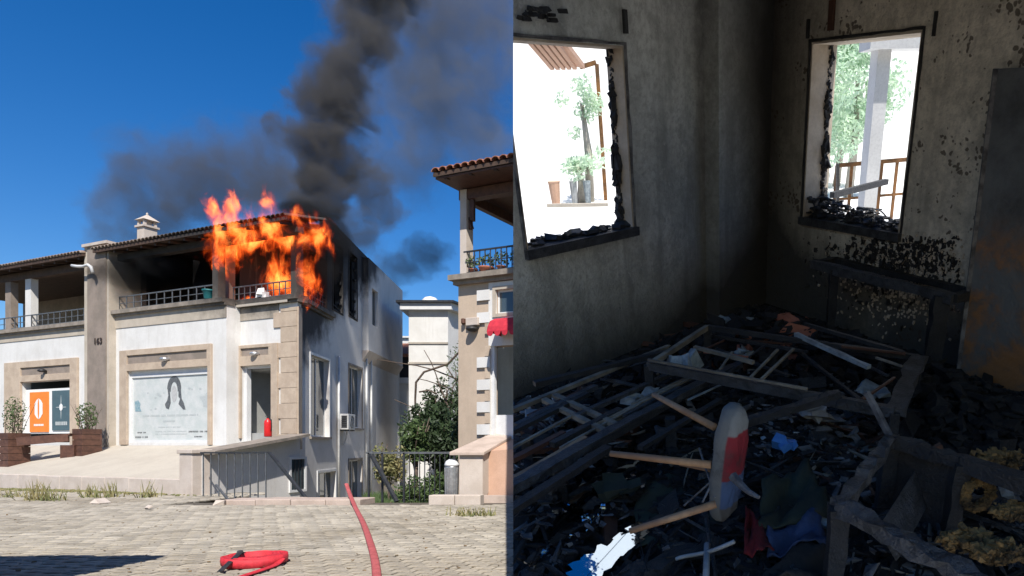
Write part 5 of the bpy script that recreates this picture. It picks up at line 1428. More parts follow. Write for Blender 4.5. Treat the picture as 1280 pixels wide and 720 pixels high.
# leaning door leaf at the right, patches of burst plaster
dl = thing('leaning_door', 'scorched dark door leaf leaning against the right wall', 'door', RW.pt(RW.hit(1240,400)[0], FLZ, .1), 'R')
a_b = RW.hit(1208, 455, .12)[0]; a_t = RW.hit(1250, 88, .04)[0]; z_t = RW.hit(1250, 86, .04)[1]
m = MB(); q0, q1, q2, q3 = RW.pt(a_b, FLZ+.02, .14), RW.pt(a_b+1.0, FLZ+.02, .14), RW.pt(a_t+1.0, z_t, .03), RW.pt(a_t, z_t, .03)
m.prism([q0, q1, q2, q3], Vector((RW.n.x, RW.n.y, 0))*.045)
def door_mat():
    mt, nt, b = newmat('scorched_door'); v = coords(nt); n1 = noise(nt, v, 2.2, 6, .65); n2 = noise(nt, v, 14, 5, .65)
    cc = mix(nt, smooth(nt, n1, .35, .7), (.13,.135,.13), (.045,.042,.038))
    sep = nt.nodes.new('ShaderNodeSeparateXYZ'); nt.links.new(v, sep.inputs[0])
    rs = mth(nt, 'MULTIPLY', smooth(nt, mth(nt, 'ADD', n1, mth(nt,'MULTIPLY', n2, .5)), .62, .86), smooth(nt, sep.outputs[2], 1.05, .75))
    cc = mix(nt, mth(nt, 'MULTIPLY', rs, .9), cc, (.30,.14,.05)); nt.links.new(cc, b.inputs['Base Color']); b.inputs['Roughness'].default_value = .55
    bump(nt, b, n2, .5, .02); return mt
part('door_leaf', m, door_mat(), dl)
m = MB(); m.bar(q0+Vector((RW.n.x,RW.n.y,0))*.05, q3+Vector((RW.n.x,RW.n.y,0))*.05, .03, .012); part('edge_strip', m, M['ash'], dl)
m = MB(); RW.box(m, RW.hit(1200,450)[0], sR, FLZ, FLZ+.1, .001, .018); part('skirting', m, M['ash_wood'], wr_)
# flaked plaster under the right window (real crusts on the wall)
m = MB(); rd = random.Random(3)
for k in range(900):
    px = rd.gauss(1130, 42); py = rd.gauss(345, 28)
    if not (1000 < px < 1205 and 292 < py < 440): continue
    a, z = RW.hit(px, py); s_ = rd.uniform(.003,.011); m.lump(RW.pt(a, z, .002), s_, (1,.5,1))
part('plaster_crust', m, M['reveal'], wr_)['kind'] = 'stuff'
m = MB()
for k in range(1500):
    px = rd.gauss(1120, 48); py = rd.gauss(326, 24)
    if not (1000 < px < 1200 and 296 < py < 420): continue
    a, z = RW.hit(px, py); s_ = .004+.016*rd.random()**2.5; m.lump(RW.pt(a, z, .001), s_, (1,.3,1), .6)
part('soot_crust', m, M['char'], wr_)['kind'] = 'stuff'

# ---- charred furniture. cb(): uneven charred beam between two points
HB = .34
bf = thing('bed_frame', 'toppled charred rectangular frame with thin slats in the middle of the floor', 'frame', fl(960,480), 'R')
c1, c2, c3, c4 = fl(811,457,HB), fl(884,409,HB), fl(1148,447,HB), fl(1118,515,HB)
m = MB(); cb(m, c1, c4, .035, .05, 9); part('front_rail', m, M['char_blue'], bf)
m = MB(); cb(m, c1+Vector((0,-.03,.045)), c1+(c4-c1)*.68+Vector((0,-.03,.045)), .012, .012, 5, .05); part('pale_edge', m, M['ash_wood'], bf)
m = MB(); cb(m, c1, c2, .028, .03, 5, .08); part('side_rail', m, M['ash_wood'], bf)
m = MB(); cb(m, c2, c3, .03, .03, 7, .12); part('rear_rail', m, M['char'], bf)
m = MB(); cb(m, c4, c3, .085, .03, 9, .3); part('end_board', m, M['char_blue'], bf)
for (x0,y0,x1,y1,w_,mt) in ((938,472,972,437,.016,'ash_wood'),(952,474,992,436,.018,'ash_wood'),(868,434,942,453,.028,'ash_wood'),(995,418,1086,459,.034,'paper'),(1006,405,1130,441,.03,'char'),(1052,433,1132,442,.02,'dark_wood'),(1095,447,1128,458,.015,'ash_wood'),(900,462,915,440,.014,'ash_wood'),(1078,499,1118,472,.016,'dark_wood')):
    m = MB(); cb(m, fl(x0,y0,HB+.02), fl(x1,y1,HB+.02), w_*.8, w_*.65, 6, .2); part('slat', m, M[mt], bf)
for c in (c1, c2, c3, c4):
    m = MB(); cb(m, Vector((c.x, c.y, FLZ)), c, .045, .045, 4); part('leg', m, M['char'], bf)
for (x0,y0,x1,y1,w_,mt) in ((880,418,1010,440,.022,'char'),(895,436,985,470,.02,'char'),(862,446,905,425,.012,'dark_wood'),(905,470,955,432,.012,'char_blue'),(1000,440,1075,500,.02,'char'),(1020,425,1110,470,.015,'char_blue'),(880,440,935,446,.012,'terracotta'),(925,425,990,430,.014,'dark_wood')):
    m = MB(); cb(m, fl(x0,y0,HB-.08), fl(x1,y1,HB-.05), w_, w_*.7, 6, .3); part('broken_slat', m, M[mt], bf)
m = MB(); cb(m, fl(925,530,.3), fl(1050,492,.42), .04, .035, 9, .3); part('fallen_rail', m, M['char'], bf)

# slatted bed base along the left wall
sb = thing('slatted_base', 'long burnt slatted bed base lying along the left wall', 'bed base', fl(760,520), 'R')
def pc(t, name, px0, py0, px1, py1, h0, h1, w_, mt, seg=5, jag=.1, th=None):
    m = MB(); cb(m, fl(px0,py0,h0), fl(px1,py1,h1), w_, th or w_*.7, seg, jag); return part(name, m, M[mt], t)
pc(sb,'side_rail',640,513,836,433,.22,.22,.03,'ash_wood')
pc(sb,'side_rail',630,615,800,520,.25,.25,.055,'char_blue',8,.2)
pc(sb,'side_rail',800,520,925,455,.25,.25,.045,'char_blue',6,.2)
for (a,b,c,d,mt,w_) in ((680,500,764,543,'ash_wood',.03),(693,494,778,535,'ash_wood',.03),(632,604,732,547,'raw_wood',.022),(640,560,720,517,'ash_wood',.015),(640,540,735,492,'char',.03),(645,532,745,483,'char_blue',.03),(690,556,775,512,'char',.035),(668,480,835,440,'char',.04),(720,520,850,462,'char_blue',.03),(745,530,870,470,'ash_wood',.015),(735,560,880,478,'char',.05),(640,575,705,541,'dark_wood',.03),(790,505,880,462,'ash_wood',.014),(635,640,760,560,'char',.04),(800,560,900,500,'char',.03),(650,600,760,540,'ash_wood',.012),(700,560,800,505,'ash_wood',.012),(845,490,900,462,'ash_wood',.012),(860,500,925,470,'paper',.01),(660,520,740,482,'dark_wood',.018),(780,520,850,484,'char_blue',.02)):
    pc(sb,'slat',a,b,c,d,.24,.24,w_,mt)
for (px,py) in ((658,545),(838,522),(700,580)):
    p = fl(px,py,.22); m = MB(); cb(m, Vector((p.x,p.y,FLZ)), p, .05, .05, 3); part('leg', m, M['char'], sb)
# burnt table against the right wall
tb = thing('charred_table', 'charred table skeleton standing against the wall under the small window', 'table', fl(1115,440), 'R')
h_t = .62
tA, tB = RW.pt(RW.hit(1016,331,.28)[0], RW.hit(1016,331,.28)[1], .28), RW.pt(RW.hit(1192,372,.28)[0], RW.hit(1192,372,.28)[1], .28)
zt_t = (tA.z+tB.z)/2; tA.z = tB.z = zt_t
nR = Vector((RW.n.x, RW.n.y, 0))
m = MB(); cb(m, tA, tB, .05, .06, 9, .25); part('front_rail', m, M['char_blue'], tb)
m = MB(); cb(m, tA-nR*.22, tB-nR*.22, .05, .04, 9, .25); part('rear_rail', m, M['char'], tb)
m = MB(); cb(m, tB, tB-nR*.24, .05, .05, 3); part('end_rail', m, M['char'], tb); m = MB(); cb(m, tA, tA-nR*.24, .05, .05, 3); part('end_rail', m, M['char'], tb)
for k, s_ in enumerate((.18, .93)):
    c = tA+(tB-tA)*s_; wd = .06 if k == 0 else .10
    m = MB(); cb(m, Vector((c.x,c.y,FLZ)), c, wd, wd*.8, 7, .2); part('leg', m, M['char'], tb)
c = tB-nR*.2; m = MB(); cb(m, Vector((c.x+.02,c.y,FLZ)), c, .035, .035, 6, .1); part('leg', m, M['ash'], tb)
# overturned box frame, lower right
bx = thing('overturned_cabinet', 'overturned charred cabinet carcass at the lower right', 'cabinet', fl(1150,650), 'R')
h2 = .42
d1, d2, d3 = fl(1114,549,h2), fl(1049,634,h2), fl(1235,735,h2)
d4 = fl(1203,578,h2)
m = MB(); cb(m, d1, d2, .05, .045, 12, .4); part('left_rail', m, M['char_blue'], bx)
m = MB(); cb(m, d2, d3, .05, .05, 14, .4); part('front_rail', m, M['char_blue'], bx)
m = MB(); cb(m, d1, d4, .04, .045, 9, .35); part('rear_rail', m, M['char'], bx)
m = MB(); cb(m, d4, d4+(d3-d2)*.55+Vector((.05,0,0)), .05, .06, 6, .2); part('right_rail', m, M['char'], bx)
for c in (d1, d2, d4):
    m = MB(); cb(m, Vector((c.x,c.y,FLZ)), c, .06, .06, 5, .2); part('post', m, M['char'], bx)
m = MB(); m.prism([d4+Vector((0,0,-.03)), d1+Vector((.02,0,-.03)), Vector((d1.x,d1.y,FLZ+.05)), Vector((d4.x,d4.y,FLZ+.05))], (0,.02,0)); part('rear_panel', m, M['char'], bx)
m = MB(); m.prism([d1+(d2-d1)*.15+Vector((.12,0,-.12)), d1+(d2-d1)*.9+Vector((.12,0,-.12)), d1+(d2-d1)*.9+Vector((.2,0,-.26)), d1+(d2-d1)*.15+Vector((.2,0,-.26))], (.01,0,.02)); part('loose_shelf', m, M['char_blue'], bx)
m = MB(); cb(m, fl(1172,556,.3), fl(1190,600,.12), .02, .03, 3); cb(m, fl(1130,575,.25), fl(1180,600,.2), .02, .02, 3); part('loose_batten', m, M['dark_wood'], bx)
m = MB(); cb(m, d1, d1+Vector((-.09,.1,.16)), .02, .02, 3); part('splinter', m, M['ash'], bx)

# ---- overturned stool: padded seat on edge, legs pointing left
sc_c = fl(912, 660, 0)
seat_c = fl(908, 580, .45)
ks = seat_c.y/FPX
ax = Vector((-.80, .52, .10)).normalized()          # direction the legs point
st = thing('overturned_stool', 'overturned wooden stool with a red, blue and grey padded seat', 'stool', sc_c, 'R')
u1 = Vector((0,0,1)); u1 = (u1-ax*u1.dot(ax)).normalized(); u2 = ax.cross(u1)
dS = seat_c.length
half_h = 98/FPX*dS*.84; half_w = .072
def seat_ring(o, s_, n=32): return [seat_c+ax*o+u1*half_h*s_*math.copysign(abs(math.cos(2*math.pi*k/n))**.75, math.cos(2*math.pi*k/n))+u2*half_w*s_*math.copysign(abs(math.sin(2*math.pi*k/n))**.75, math.sin(2*math.pi*k/n)) for k in range(n)]
prof = [(.025,.9),(.02,1.0),(.0,1.03),(-.025,1.0),(-.045,.85),(-.05,.5),(-.052,.15)]
m = MB(); n = 32; rings = [seat_ring(o,s_) for o,s_ in prof]
for r_ in rings: m.v += [tuple(p+ax*.003*math.sin(k*1.7)+u2*.002*math.sin(k*2.3+1)) for k, p in enumerate(r_)]
for i in range(len(prof)-1):
    for k in range(n): m.f.append((i*n+k, i*n+(k+1)%n, (i+1)*n+(k+1)%n, (i+1)*n+k))
m.f.append(tuple(range(n))[::-1]); m.f.append(tuple((len(prof)-1)*n+k for k in range(n)))
def seat_mat():
    mt, nt, b = newmat('striped_seat_cloth'); v = coords(nt)
    dt = nt.nodes.new('ShaderNodeVectorMath'); dt.operation = 'DOT_PRODUCT'; nt.links.new(v, dt.inputs[0]); dt.inputs[1].default_value = tuple(u1)
    base = (seat_c-sc_c).dot(u1); h = mth(nt, 'DIVIDE', mth(nt, 'SUBTRACT', dt.outputs['Value'], base), half_h)
    h = mth(nt, 'ADD', h, mth(nt, 'MULTIPLY', mth(nt, 'SUBTRACT', noise(nt, v, 6, 3), .5), .12))
    c = mix(nt, smooth(nt, h, .60, .64), (.20,.012,.022), (.19,.20,.20))
    c = mix(nt, smooth(nt, h, -.12, -.16), c, (.05,.09,.19)); c = mix(nt, smooth(nt, h, -.62, -.66), c, (.07,.07,.07))
    dx = nt.nodes.new('ShaderNodeVectorMath'); dx.operation = 'DOT_PRODUCT'; nt.links.new(v, dx.inputs[0]); dx.inputs[1].default_value = tuple(ax)
    off = mth(nt, 'SUBTRACT', dx.outputs['Value'], (seat_c-sc_c).dot(ax))
    c = mix(nt, smooth(nt, off, -.030, -.022), c, (.14,.15,.15))
    c = mix(nt, mth(nt, 'MULTIPLY', smooth(nt, noise(nt, v, 9, 6, .7), .50, .72), .7), c, (.03,.03,.03))
    nt.links.new(c, b.inputs['Base Color']); b.inputs['Roughness'].default_value = .85; bump(nt, b, noise(nt, v, 90, 3), .3, .01); return mt
part('seat', m, seat_mat(), st, smooth=True)
def legp(px, py, d): dd_ = ray(px, py, 'R'); return dd_.normalized()*d
for (x0,y0,x1,y1,da,db,nm) in ((893,534,817,493,dS*1.02,dS*1.12,'leg'),(889,581,763,567,dS*.98,dS*1.02,'leg'),(889,588,850,580,dS*1.05,dS*1.10,'stretcher'),(895,630,787,664,dS*.97,dS*.98,'leg')):
    m = MB(); m.tube([legp(x0,y0,da), (legp(x0,y0,da)+legp(x1,y1,db))/2, legp(x1,y1,db)], [.0145,.0135,.011] if nm == 'leg' else .008, 10); part(nm, m, M['raw_wood'], st, smooth=True)
m = MB(); m.tube([legp(878,628,dS), legp(892,600,dS)], .004, 5); m.tube([legp(855,632,dS*1.05), legp(893,598,dS*1.02)], .004, 5); m.tube([legp(874,560,dS*1.06), legp(894,622,dS)], .004, 5); part('wire_brace', m, M['ash'], st)
# torn strip of cloth hanging off the seat
m = MB(); pts = [legp(916,595,dS*.95), legp(926,606,dS*.94), legp(936,615,dS*.93), legp(949,622,dS*.92)]
for i in range(3): m.tube([pts[i], pts[i+1]], [.018-.004*i,.014-.004*i], 6)
tag(single('cloth_rag', m, M['ash'], pts[-1], 'R'), 'pale twisted rag hanging from the stool seat', 'cloth')

# ---- tarpaulin-like cloths
def sheet(name, label, cat, pts, h, mat, seed, N=14, amp=.05, th=.006):
    """a crumpled sheet stretched between four floor pixels"""
    rd = random.Random(seed); c = [fl(x, y, h) for x, y in pts]; m = MB(); ph = [rd.uniform(0,6) for _ in range(6)]
    def Z(u, v): return amp*(math.sin(u*7+ph[0]+2*v)*.5+math.sin(v*9+ph[1]+u*3)*.4+math.sin((u+v)*17+ph[2])*.25)
    for i in range(N+1):
        for j in range(N+1):
            u, v = i/N, j/N
            e = 1+.04*math.sin(u*23+ph[3]) + .04*math.sin(v*19+ph[4])
            p = c[0]*(1-u)*(1-v)+c[1]*u*(1-v)+c[2]*u*v+c[3]*(1-u)*v; cen = sum(c, Vector())/4
            p = cen+(p-cen)*e; p.z += Z(u, v); m.v.append(tuple(p))
    for i in range(N):
        for j in range(N): a = i*(N+1)+j; m.f.append((a, a+N+1, a+N+2, a+1))
    o = single(name, m, mat, c[0]*.5+c[2]*.5, 'R', smooth=True); s_ = o.modifiers.new('thick', 'SOLIDIFY'); s_.thickness = th
    return tag(o, label, cat)
sheet('cloth', 'dark green crumpled tarpaulin spread right of the stool', 'tarpaulin', [(955,600),(1010,585),(1045,640),(950,665)], .16, M['green_cloth'], 1)
sheet('cloth', 'grey green plastic sheet trodden flat left of the stool', 'tarpaulin', [(800,600),(900,590),(905,690),(790,690)], .05, M['green_cloth'], 2, amp=.03)
sheet('cloth', 'navy cloth crumpled below the green tarpaulin', 'cloth', [(955,655),(1020,640),(1035,685),(960,692)], .14, M['blue_cloth'], 3)
sheet('cloth', 'triangular red cloth next to the stool foot', 'cloth', [(932,640),(938,640),(968,684),(930,690)], .16, M['red_cloth'], 4, amp=.03)
sheet('cloth', 'brown blanket heap at the bottom edge of the floor', 'cloth', [(960,695),(1050,688),(1080,740),(940,745)], .10, M['soot'], 5, amp=.08)
m = MB(); m.tube(catmull([fl(820,708,.05), fl(850,697,.1), fl(885,690,.14), fl(918,677,.2)], 5), .008, 6); m.tube([fl(884,680,.14), fl(882,735,.12)], .012, 6); tag(single('cable', m, M['grey_cloth'], fl(860,700), 'R', smooth=True), 'pale bent cable looping over the floor below the stool', 'cable')
# ---- yellow foam lumps
for k, (px, py, rp, lb) in enumerate(((1222,618,20,'ring shaped lump of burnt yellow foam'),(1208,675,17,'ragged yellow foam strip on the front of the cabinet'),(1247,690,18,'yellow foam crumbs in the bottom right corner'),(1250,575,16,'frayed brown foam edge behind the cabinet'),(1268,640,12,'small yellow foam piece at the right edge'))):
    c = fl(px, py, .3 if k != 3 else .25); d_ = c.length; m = MB(); rd = random.Random(80+k)
    n_ = 600
    for j in range(n_):
        if k == 0: a = rd.uniform(0,6.28); q_ = Vector((math.cos(a)*.8, 0, math.sin(a)))*(.8+.2*rd.random())
        else: q_ = Vector((rd.gauss(0,.7), rd.gauss(0,.3), rd.gauss(0,.25)))
        m.lump(c+q_*rp/FPX*d_, rd.uniform(.003,.011), (1.3,.9,.8), .6)
    tag(single('foam_lump', m, M['yellow_foam'], c, 'R'), lb, 'foam', 'burnt foam in the lower right corner')
# ---- debris
PUDDLES = (('small puddle left of the long bright one', [(684,676),(700,660),(716,652),(722,662),(706,676),(692,686)]),
                ('tiny puddle beside the dark bar at the lower left', [(728,642),(742,632),(756,628),(752,638),(738,648)]),
                ('tiny puddle near the left end of the floor', [(656,700),(670,684),(682,682),(676,696),(662,710)]),
                ('slim wet strip between the two dark bars', [(690,640),(712,628),(728,620),(724,628),(704,642)]),
                ('long bright puddle under the stool leg', [(712,720),(716,700),(745,682),(765,668),(790,648),(812,636),(818,644),(806,668),(775,692),(745,735),(715,745)]),
                ('narrow puddle strip above the lower stool leg', [(768,618),(780,600),(800,585),(812,582),(808,600),(788,618)]),
                ('thin puddle beside the charred side rail', [(702,624),(726,602),(765,584),(798,566),(794,580),(745,604),(712,632)]),
                ('small puddle tip at the left of the floor', [(712,668),(730,642),(755,620),(757,634),(732,662)]),
                ('pale wet patch between the burnt slats', [(748,535),(775,512),(812,492),(818,500),(790,520),(760,545)]))
def in_poly(x, y, pts):
    c = False; j = len(pts)-1
    for i in range(len(pts)):
        if (pts[i][1] > y) != (pts[j][1] > y) and x < (pts[j][0]-pts[i][0])*(y-pts[i][1])/(pts[j][1]-pts[i][1])+pts[i][0]: c = not c
        j = i
    return c
def in_room(px, py): return py > 375+max(0,(945-px)*.41)+6 and py > 375+max(0,(px-945)*.33)+6
def debris(name, n, mat, size, seed, hmax=.12, flat=(1.4,1,.5), region=(640,1285,385,745), kind='stuff', clus=None, label=None, cat=None):
    rd = random.Random(seed); m = MB(); made = 0; st_ = random.getstate(); random.seed(seed)
    while made < n:
        if clus: cx, cy, sx, sy = clus[rd.randrange(len(clus))]; px, py = rd.gauss(cx, sx), rd.gauss(cy, sy)
        else: px, py = rd.uniform(region[0], region[1]), region[2]+(region[3]-region[2])*rd.random()
        if not in_room(px, py) or px < 642 or px > 1320 or py > 770: continue
        if any(in_poly(px+dx_, py+dy_, q_[1]) for q_ in PUDDLES for dx_, dy_ in ((0,0),(0,10),(0,20),(7,5),(-7,5))) and rd.random() < .975: continue
        h = rd.random()**2*hmax; c = fl(px, py, h); s_ = size*(.35+1.5*rd.random()**2.2)
        m.lump(c, s_, (flat[0]*rd.uniform(.6,2.2), flat[1]*rd.uniform(.4,1.3), flat[2]*rd.uniform(.3,1.3)), .6); made += 1
    random.setstate(st_)
    o = single(name, m, mat, fl(960,560), 'R'); o['kind'] = 'stuff'
    return o
debris('charcoal_debris', 16000, M['coal'], .014, 1, .08, (1,1,.7))
debris('charcoal_debris', 1500, M['char'], .02, 21, .10)
debris('wood_debris', 900, M['coal'], .016, 22, .12, (4.5,.4,.35))
debris('wood_debris', 260, M['char_blue'], .014, 23, .16, (5.5,.35,.3))
debris('charcoal_debris', 1800, M['char_blue'], .012, 2, .13, clus=[(1040,540,70,35),(900,430,60,20),(1150,600,50,60),(700,620,50,60),(1200,640,60,50),(980,620,90,60)])
debris('ash_debris', 1500, M['ash'], .011, 3, .13, clus=[(1040,530,50,28),(1080,560,40,30),(900,435,50,15),(760,500,70,30),(1130,660,50,40),(690,600,40,50),(1000,500,60,30),(740,630,60,40)])
debris('wood_debris', 240, M['dark_wood'], .03, 4, .12, (2.6,.5,.4), clus=[(900,430,70,20),(1100,560,60,40),(980,430,40,20),(700,560,50,50)])
debris('wood_debris', 200, M['ash_wood'], .022, 5, .12, (3.2,.35,.35), clus=[(1060,560,60,30),(760,540,90,40),(870,440,50,20),(1130,650,60,50)])
debris('paper_debris', 90, M['paper'], .02, 6, .16, (1.3,1.1,.25), clus=[(940,432,25,10),(1030,525,50,18),(760,500,60,25),(720,545,50,25),(1130,660,40,30),(860,440,30,10),(960,560,20,20)])
debris('brick_debris', 90, M['terracotta'], .035, 7, .14, (1,1,.7), clus=[(960,425,30,18),(870,440,30,10),(985,410,25,12),(905,395,25,10)])
# soot heap below the walls
debris('charcoal_debris', 4200, M['coal'], .022, 8, .2, (1,1,.6), clus=[(960,400,60,14),(1060,430,60,20),(1180,480,50,20),(860,425,40,10),(1230,520,50,25)])
def scrap(label, px, py, h, s_, mat, seed, n=5, name='paper_scrap', cat='paper', flat=(1.2,.9,.35)):
    m = MB(); st_ = random.getstate(); random.seed(seed); c = fl(px, py, h)
    for k in range(n): m.lump(c+Vector((random.gauss(0,s_*.6), random.gauss(0,s_*.6), random.gauss(0,s_*.25))), s_*random.uniform(.5,1), flat, .5)
    random.setstate(st_); tag(single(name, m, mat, c, 'R'), label, cat)
scrap('bright blue crumpled wrapper among the grey ash', 984, 558, .16, .032, M['blue_plastic'], 1, name='wrapper', cat='wrapper', flat=(1,.8,.8))
scrap('white paper scrap inside the right end of the charred frame', 1086, 489, .2, .045, M['paper'], 2)
scrap('torn pale cloth piece behind the frame near the corner', 920, 404, .15, .07, M['paper'], 3, 7, 'cloth_scrap', 'cloth')
scrap('pale fabric lump left of the corner heap with brown edge', 983, 405, .15, .06, M['terracotta'], 4, 6, 'cloth_scrap', 'cloth')
scrap('pale blue rag hanging over the front rail of the frame', 857, 455, .3, .05, M['paper'], 5, 5, 'cloth_scrap', 'cloth', (.5,.9,1))
scrap('white square scrap on the right foam heap', 1257, 620, .3, .03, M['paper'], 6, 2)
scrap('grey crumpled bag lying on the ash heap', 1022, 516, .2, .05, M['grey_cloth'], 7, 5, 'bag', 'bag')
scrap('white scrap lying inside the frame beside the rail', 928, 440, .2, .035, M['paper'], 8)
scrap('pale sheet scrap lying in the puddle left of the stool', 803, 500, .18, .06, M['paper'], 9, 5)
scrap('olive crumpled bottle lying beside the puddle', 772, 606, .12, .06, M['green_cloth'], 10, 4, 'bottle_remains', 'bottle')
# puddles
def puddle(label, pts, h=.035):
    rd = random.Random(int(pts[0][0])); out = []
    for i in range(len(pts)):
        a, b = fl(*pts[i], h), fl(*pts[(i+1)%len(pts)], h)
        for k in range(6): t = k/6; p = a*(1-t)+b*t; out.append(p+Vector((rd.uniform(-.018,.018), rd.uniform(-.018,.018), 0))*(k>0))
    y0_ = out[0].y; m = MB(); m.prism([(p.x,p.y,p.z-.01-.085*(p.y-y0_)) for p in out][::1], (0,0,.01))
    tag(single('puddle', m, M['water'], out[0], 'R'), label, 'puddle', 'puddles of extinguishing water')
for lb, pts in PUDDLES:
    puddle(lb, pts, .13 if 'thin' in lb or 'narrow' in lb else .11)

# ---- outside the room's windows (built in the room frame)
EZ = FLZ-.2
def radial_x(y): return (641.5-CX)/FPX*y     # nothing of the terrace reaches further left than the end of the room wall
tg = MB()
n1 = RW.pt(sR, 0, 0)
tg.prism([(p[0], p[1], EZ-.15) for p in ((LW.pt(0,0,-TH-.02).x, LW.pt(0,0,-TH-.02).y), (RW.pt(2.6,0,-TH).x, RW.pt(2.6,0,-TH).y), (9, 8), (9, 19), (-9, 19), (LW.pt(sLend,0,-TH).x, LW.pt(sLend,0,-TH).y))], (0,0,.15))
M['terrace'] = surf('white_terrace', (.84,.84,.82), (.8,.8,.78), 2, .8, .1)
struct('terrace', tg, M['terrace'], 'R')
def RWd(px, py, Y):
    d = ray(px, py, 'R'); return d*(Y/d.y)
def ebox(mb, px0, px1, pt_, pb_, Y, th=.2):
    a, b = RWd(px0, pt_, Y), RWd(px1, pb_, Y); return mb.box(min(a.x,b.x), max(a.x,b.x), Y, Y+th, b.z, a.z)
def sun_slope(px0, px1, pb_, Y, rise, run):
    a, b_ = RWd(px0, 130, Y), RWd(px1, 130, Y); z0 = EZ
    mb = MB(); return mb.hexa([(a.x,Y,z0),(b_.x,Y,z0),(b_.x+run*.2,Y+run+.4,z0),(a.x-run*.2,Y+run+.4,z0),(a.x,Y,z0+.02),(b_.x,Y,z0+.02),(b_.x+run*.2,Y+run,z0+rise),(a.x-run*.2,Y+run,z0+rise)])
hw2 = thing('bright_slope', 'added white slope tilted to the sun, seen through the large window', 'building', RWd(700, 200, 10), 'R')
m = sun_slope(480, 1000, 300, 15.6, 13, 8); part('wall', m, M['terrace'], hw2)  # added slope, leaned back to catch sun and whiten the window view
m = MB()
for k in range(7):
    a, b = RWd(652+k*7, 30, 7.2), RWd(656+k*7, 76, 7.2)
    m.hexa([(a.x,6.9,a.z),(a.x+.05,6.9,a.z),(a.x+.05,9.0,a.z-.5),(a.x,9.0,a.z-.5),(a.x,6.9,a.z+.04),(a.x+.05,6.9,a.z+.04),(a.x+.05,9.0,a.z-.46),(a.x,9.0,a.z-.46)])
a, b = RWd(655, 36, 7), RWd(696, 74, 7)
pg = thing('pergola', 'timber pergola corner in washed out colour outside the large window', 'pergola', RWd(690, 60, 7.2), 'R')
m = MB(); m.hexa([(a.x,7,a.z-.0),(b.x,7,a.z),(b.x+.1,8.0,a.z-.28),(a.x,8.0,a.z-.18),(a.x,7,a.z+.05),(b.x,7,a.z+.05),(b.x+.1,8.0,a.z-.23),(a.x,8.0,a.z-.13)]); part('roof_boarding', m, M['peach'], pg)  # timber lightened to peach to stand for overexposure
for k in range(5):
    x = a.x+(b.x-a.x)*k/4.5; m = MB(); m.bar((x,7.02,a.z-.05),(x+.03,7.98,a.z-.26),.04,.05); part('rafter', m, M['peach'], pg)
dp = thing('garden_post', 'slim reddish post with a short arm standing on the terrace', 'post', RWd(752, 210, 15), 'R')
a, b = RWd(746,80,15), RWd(754,208,15); m = MB(); m.bar((b.x,15,EZ),(a.x,15,a.z),.08,.07); m.bar(RWd(725,84,15), RWd(745,78,15), .08,.08); part('pipe', m, M['rust'], dp)
t_ = tree('green creeper on the added slope', (0,0,0), 1, (.3,.2,.4), 14, .05, M['leaf_washed'], 30) if False else None
def etree(label, px, py, Y, rad, n, size, mat, seed, group, ground=EZ):
    c = RWd(px, py, Y); t = thing('tree', label, 'tree', (c.x, c.y, ground), 'R', group)
    m = MB(); m.tube([(c.x,c.y,ground),(c.x+.05,c.y,(ground+c.z)/2),(c.x,c.y,c.z)], [.1,.08,.04], 6); part('trunk', m, M['washed_bark'], t, smooth=True)
    m = MB(); rd = random.Random(seed)
    for k in range(14):
        p = Vector((rd.gauss(0,.45), rd.gauss(0,.4), rd.gauss(0,.45))); leaves(m, c+Vector((p.x*rad[0],p.y*rad[1],p.z*rad[2])), (rad[0]*.42,rad[1]*.42,rad[2]*.38), n//14, size, .3, seed*7+k)
    part('crown', m, mat, t); return t
etree('washed out green bush seen high through the large window', 727, 128, 14.8, (.38,.4,.42), 900, .05, M['leaf_washed'], 31, 'trees outside the room windows')
etree('low leafy plant beside the pots on the terrace', 722, 205, 14.6, (.5,.4,.3), 420, .07, M['leaf_washed'], 32, 'trees outside the room windows')
etree('tall tree with washed out leaves seen through the small window', 1072, 100, 15, (1.15,.9,1.35), 7000, .065, M['leaf_washed'], 33, 'trees outside the room windows')
etree('second washed out tree half hidden by the terrace column', 1052, 140, 17, (1.1,.9,.9), 5000, .065, M['leaf_washed'], 34, 'trees outside the room windows')
for k, (px, w_, mt, lb) in enumerate(((692,14,'peach','reddish crate beside the pots across the terrace'),(716,9,'grey_cloth','washed out planter pot left of its twin on the terrace'),(733,9,'paper','bluish planter pot right of its twin on the terrace'))):
    c = RWd(px, 226, 14.4); c = Vector((c.x, 14.4, EZ)); m = MB(); r_ = w_/FPX*14*.5
    m.lathe(c, [(r_*.7,0),(r_,.42),(r_*1.1,.45),(r_*.9,.45)], 10); tag(single('terrace_pot', m, M[mt], c, 'R'), lb, 'pot', 'pots on the terrace')  # pot colours lightened to stand for overexposure
a = RWd(682, 232, 14.1); b = RWd(758, 226, 14.1); m = MB(); m.box(a.x, b.x, 14.0, 14.12, EZ, EZ+.06); tag(single('terrace_step', m, M['concrete'], a, 'R'), 'low edging strip in front of the pots across the terrace', 'step')
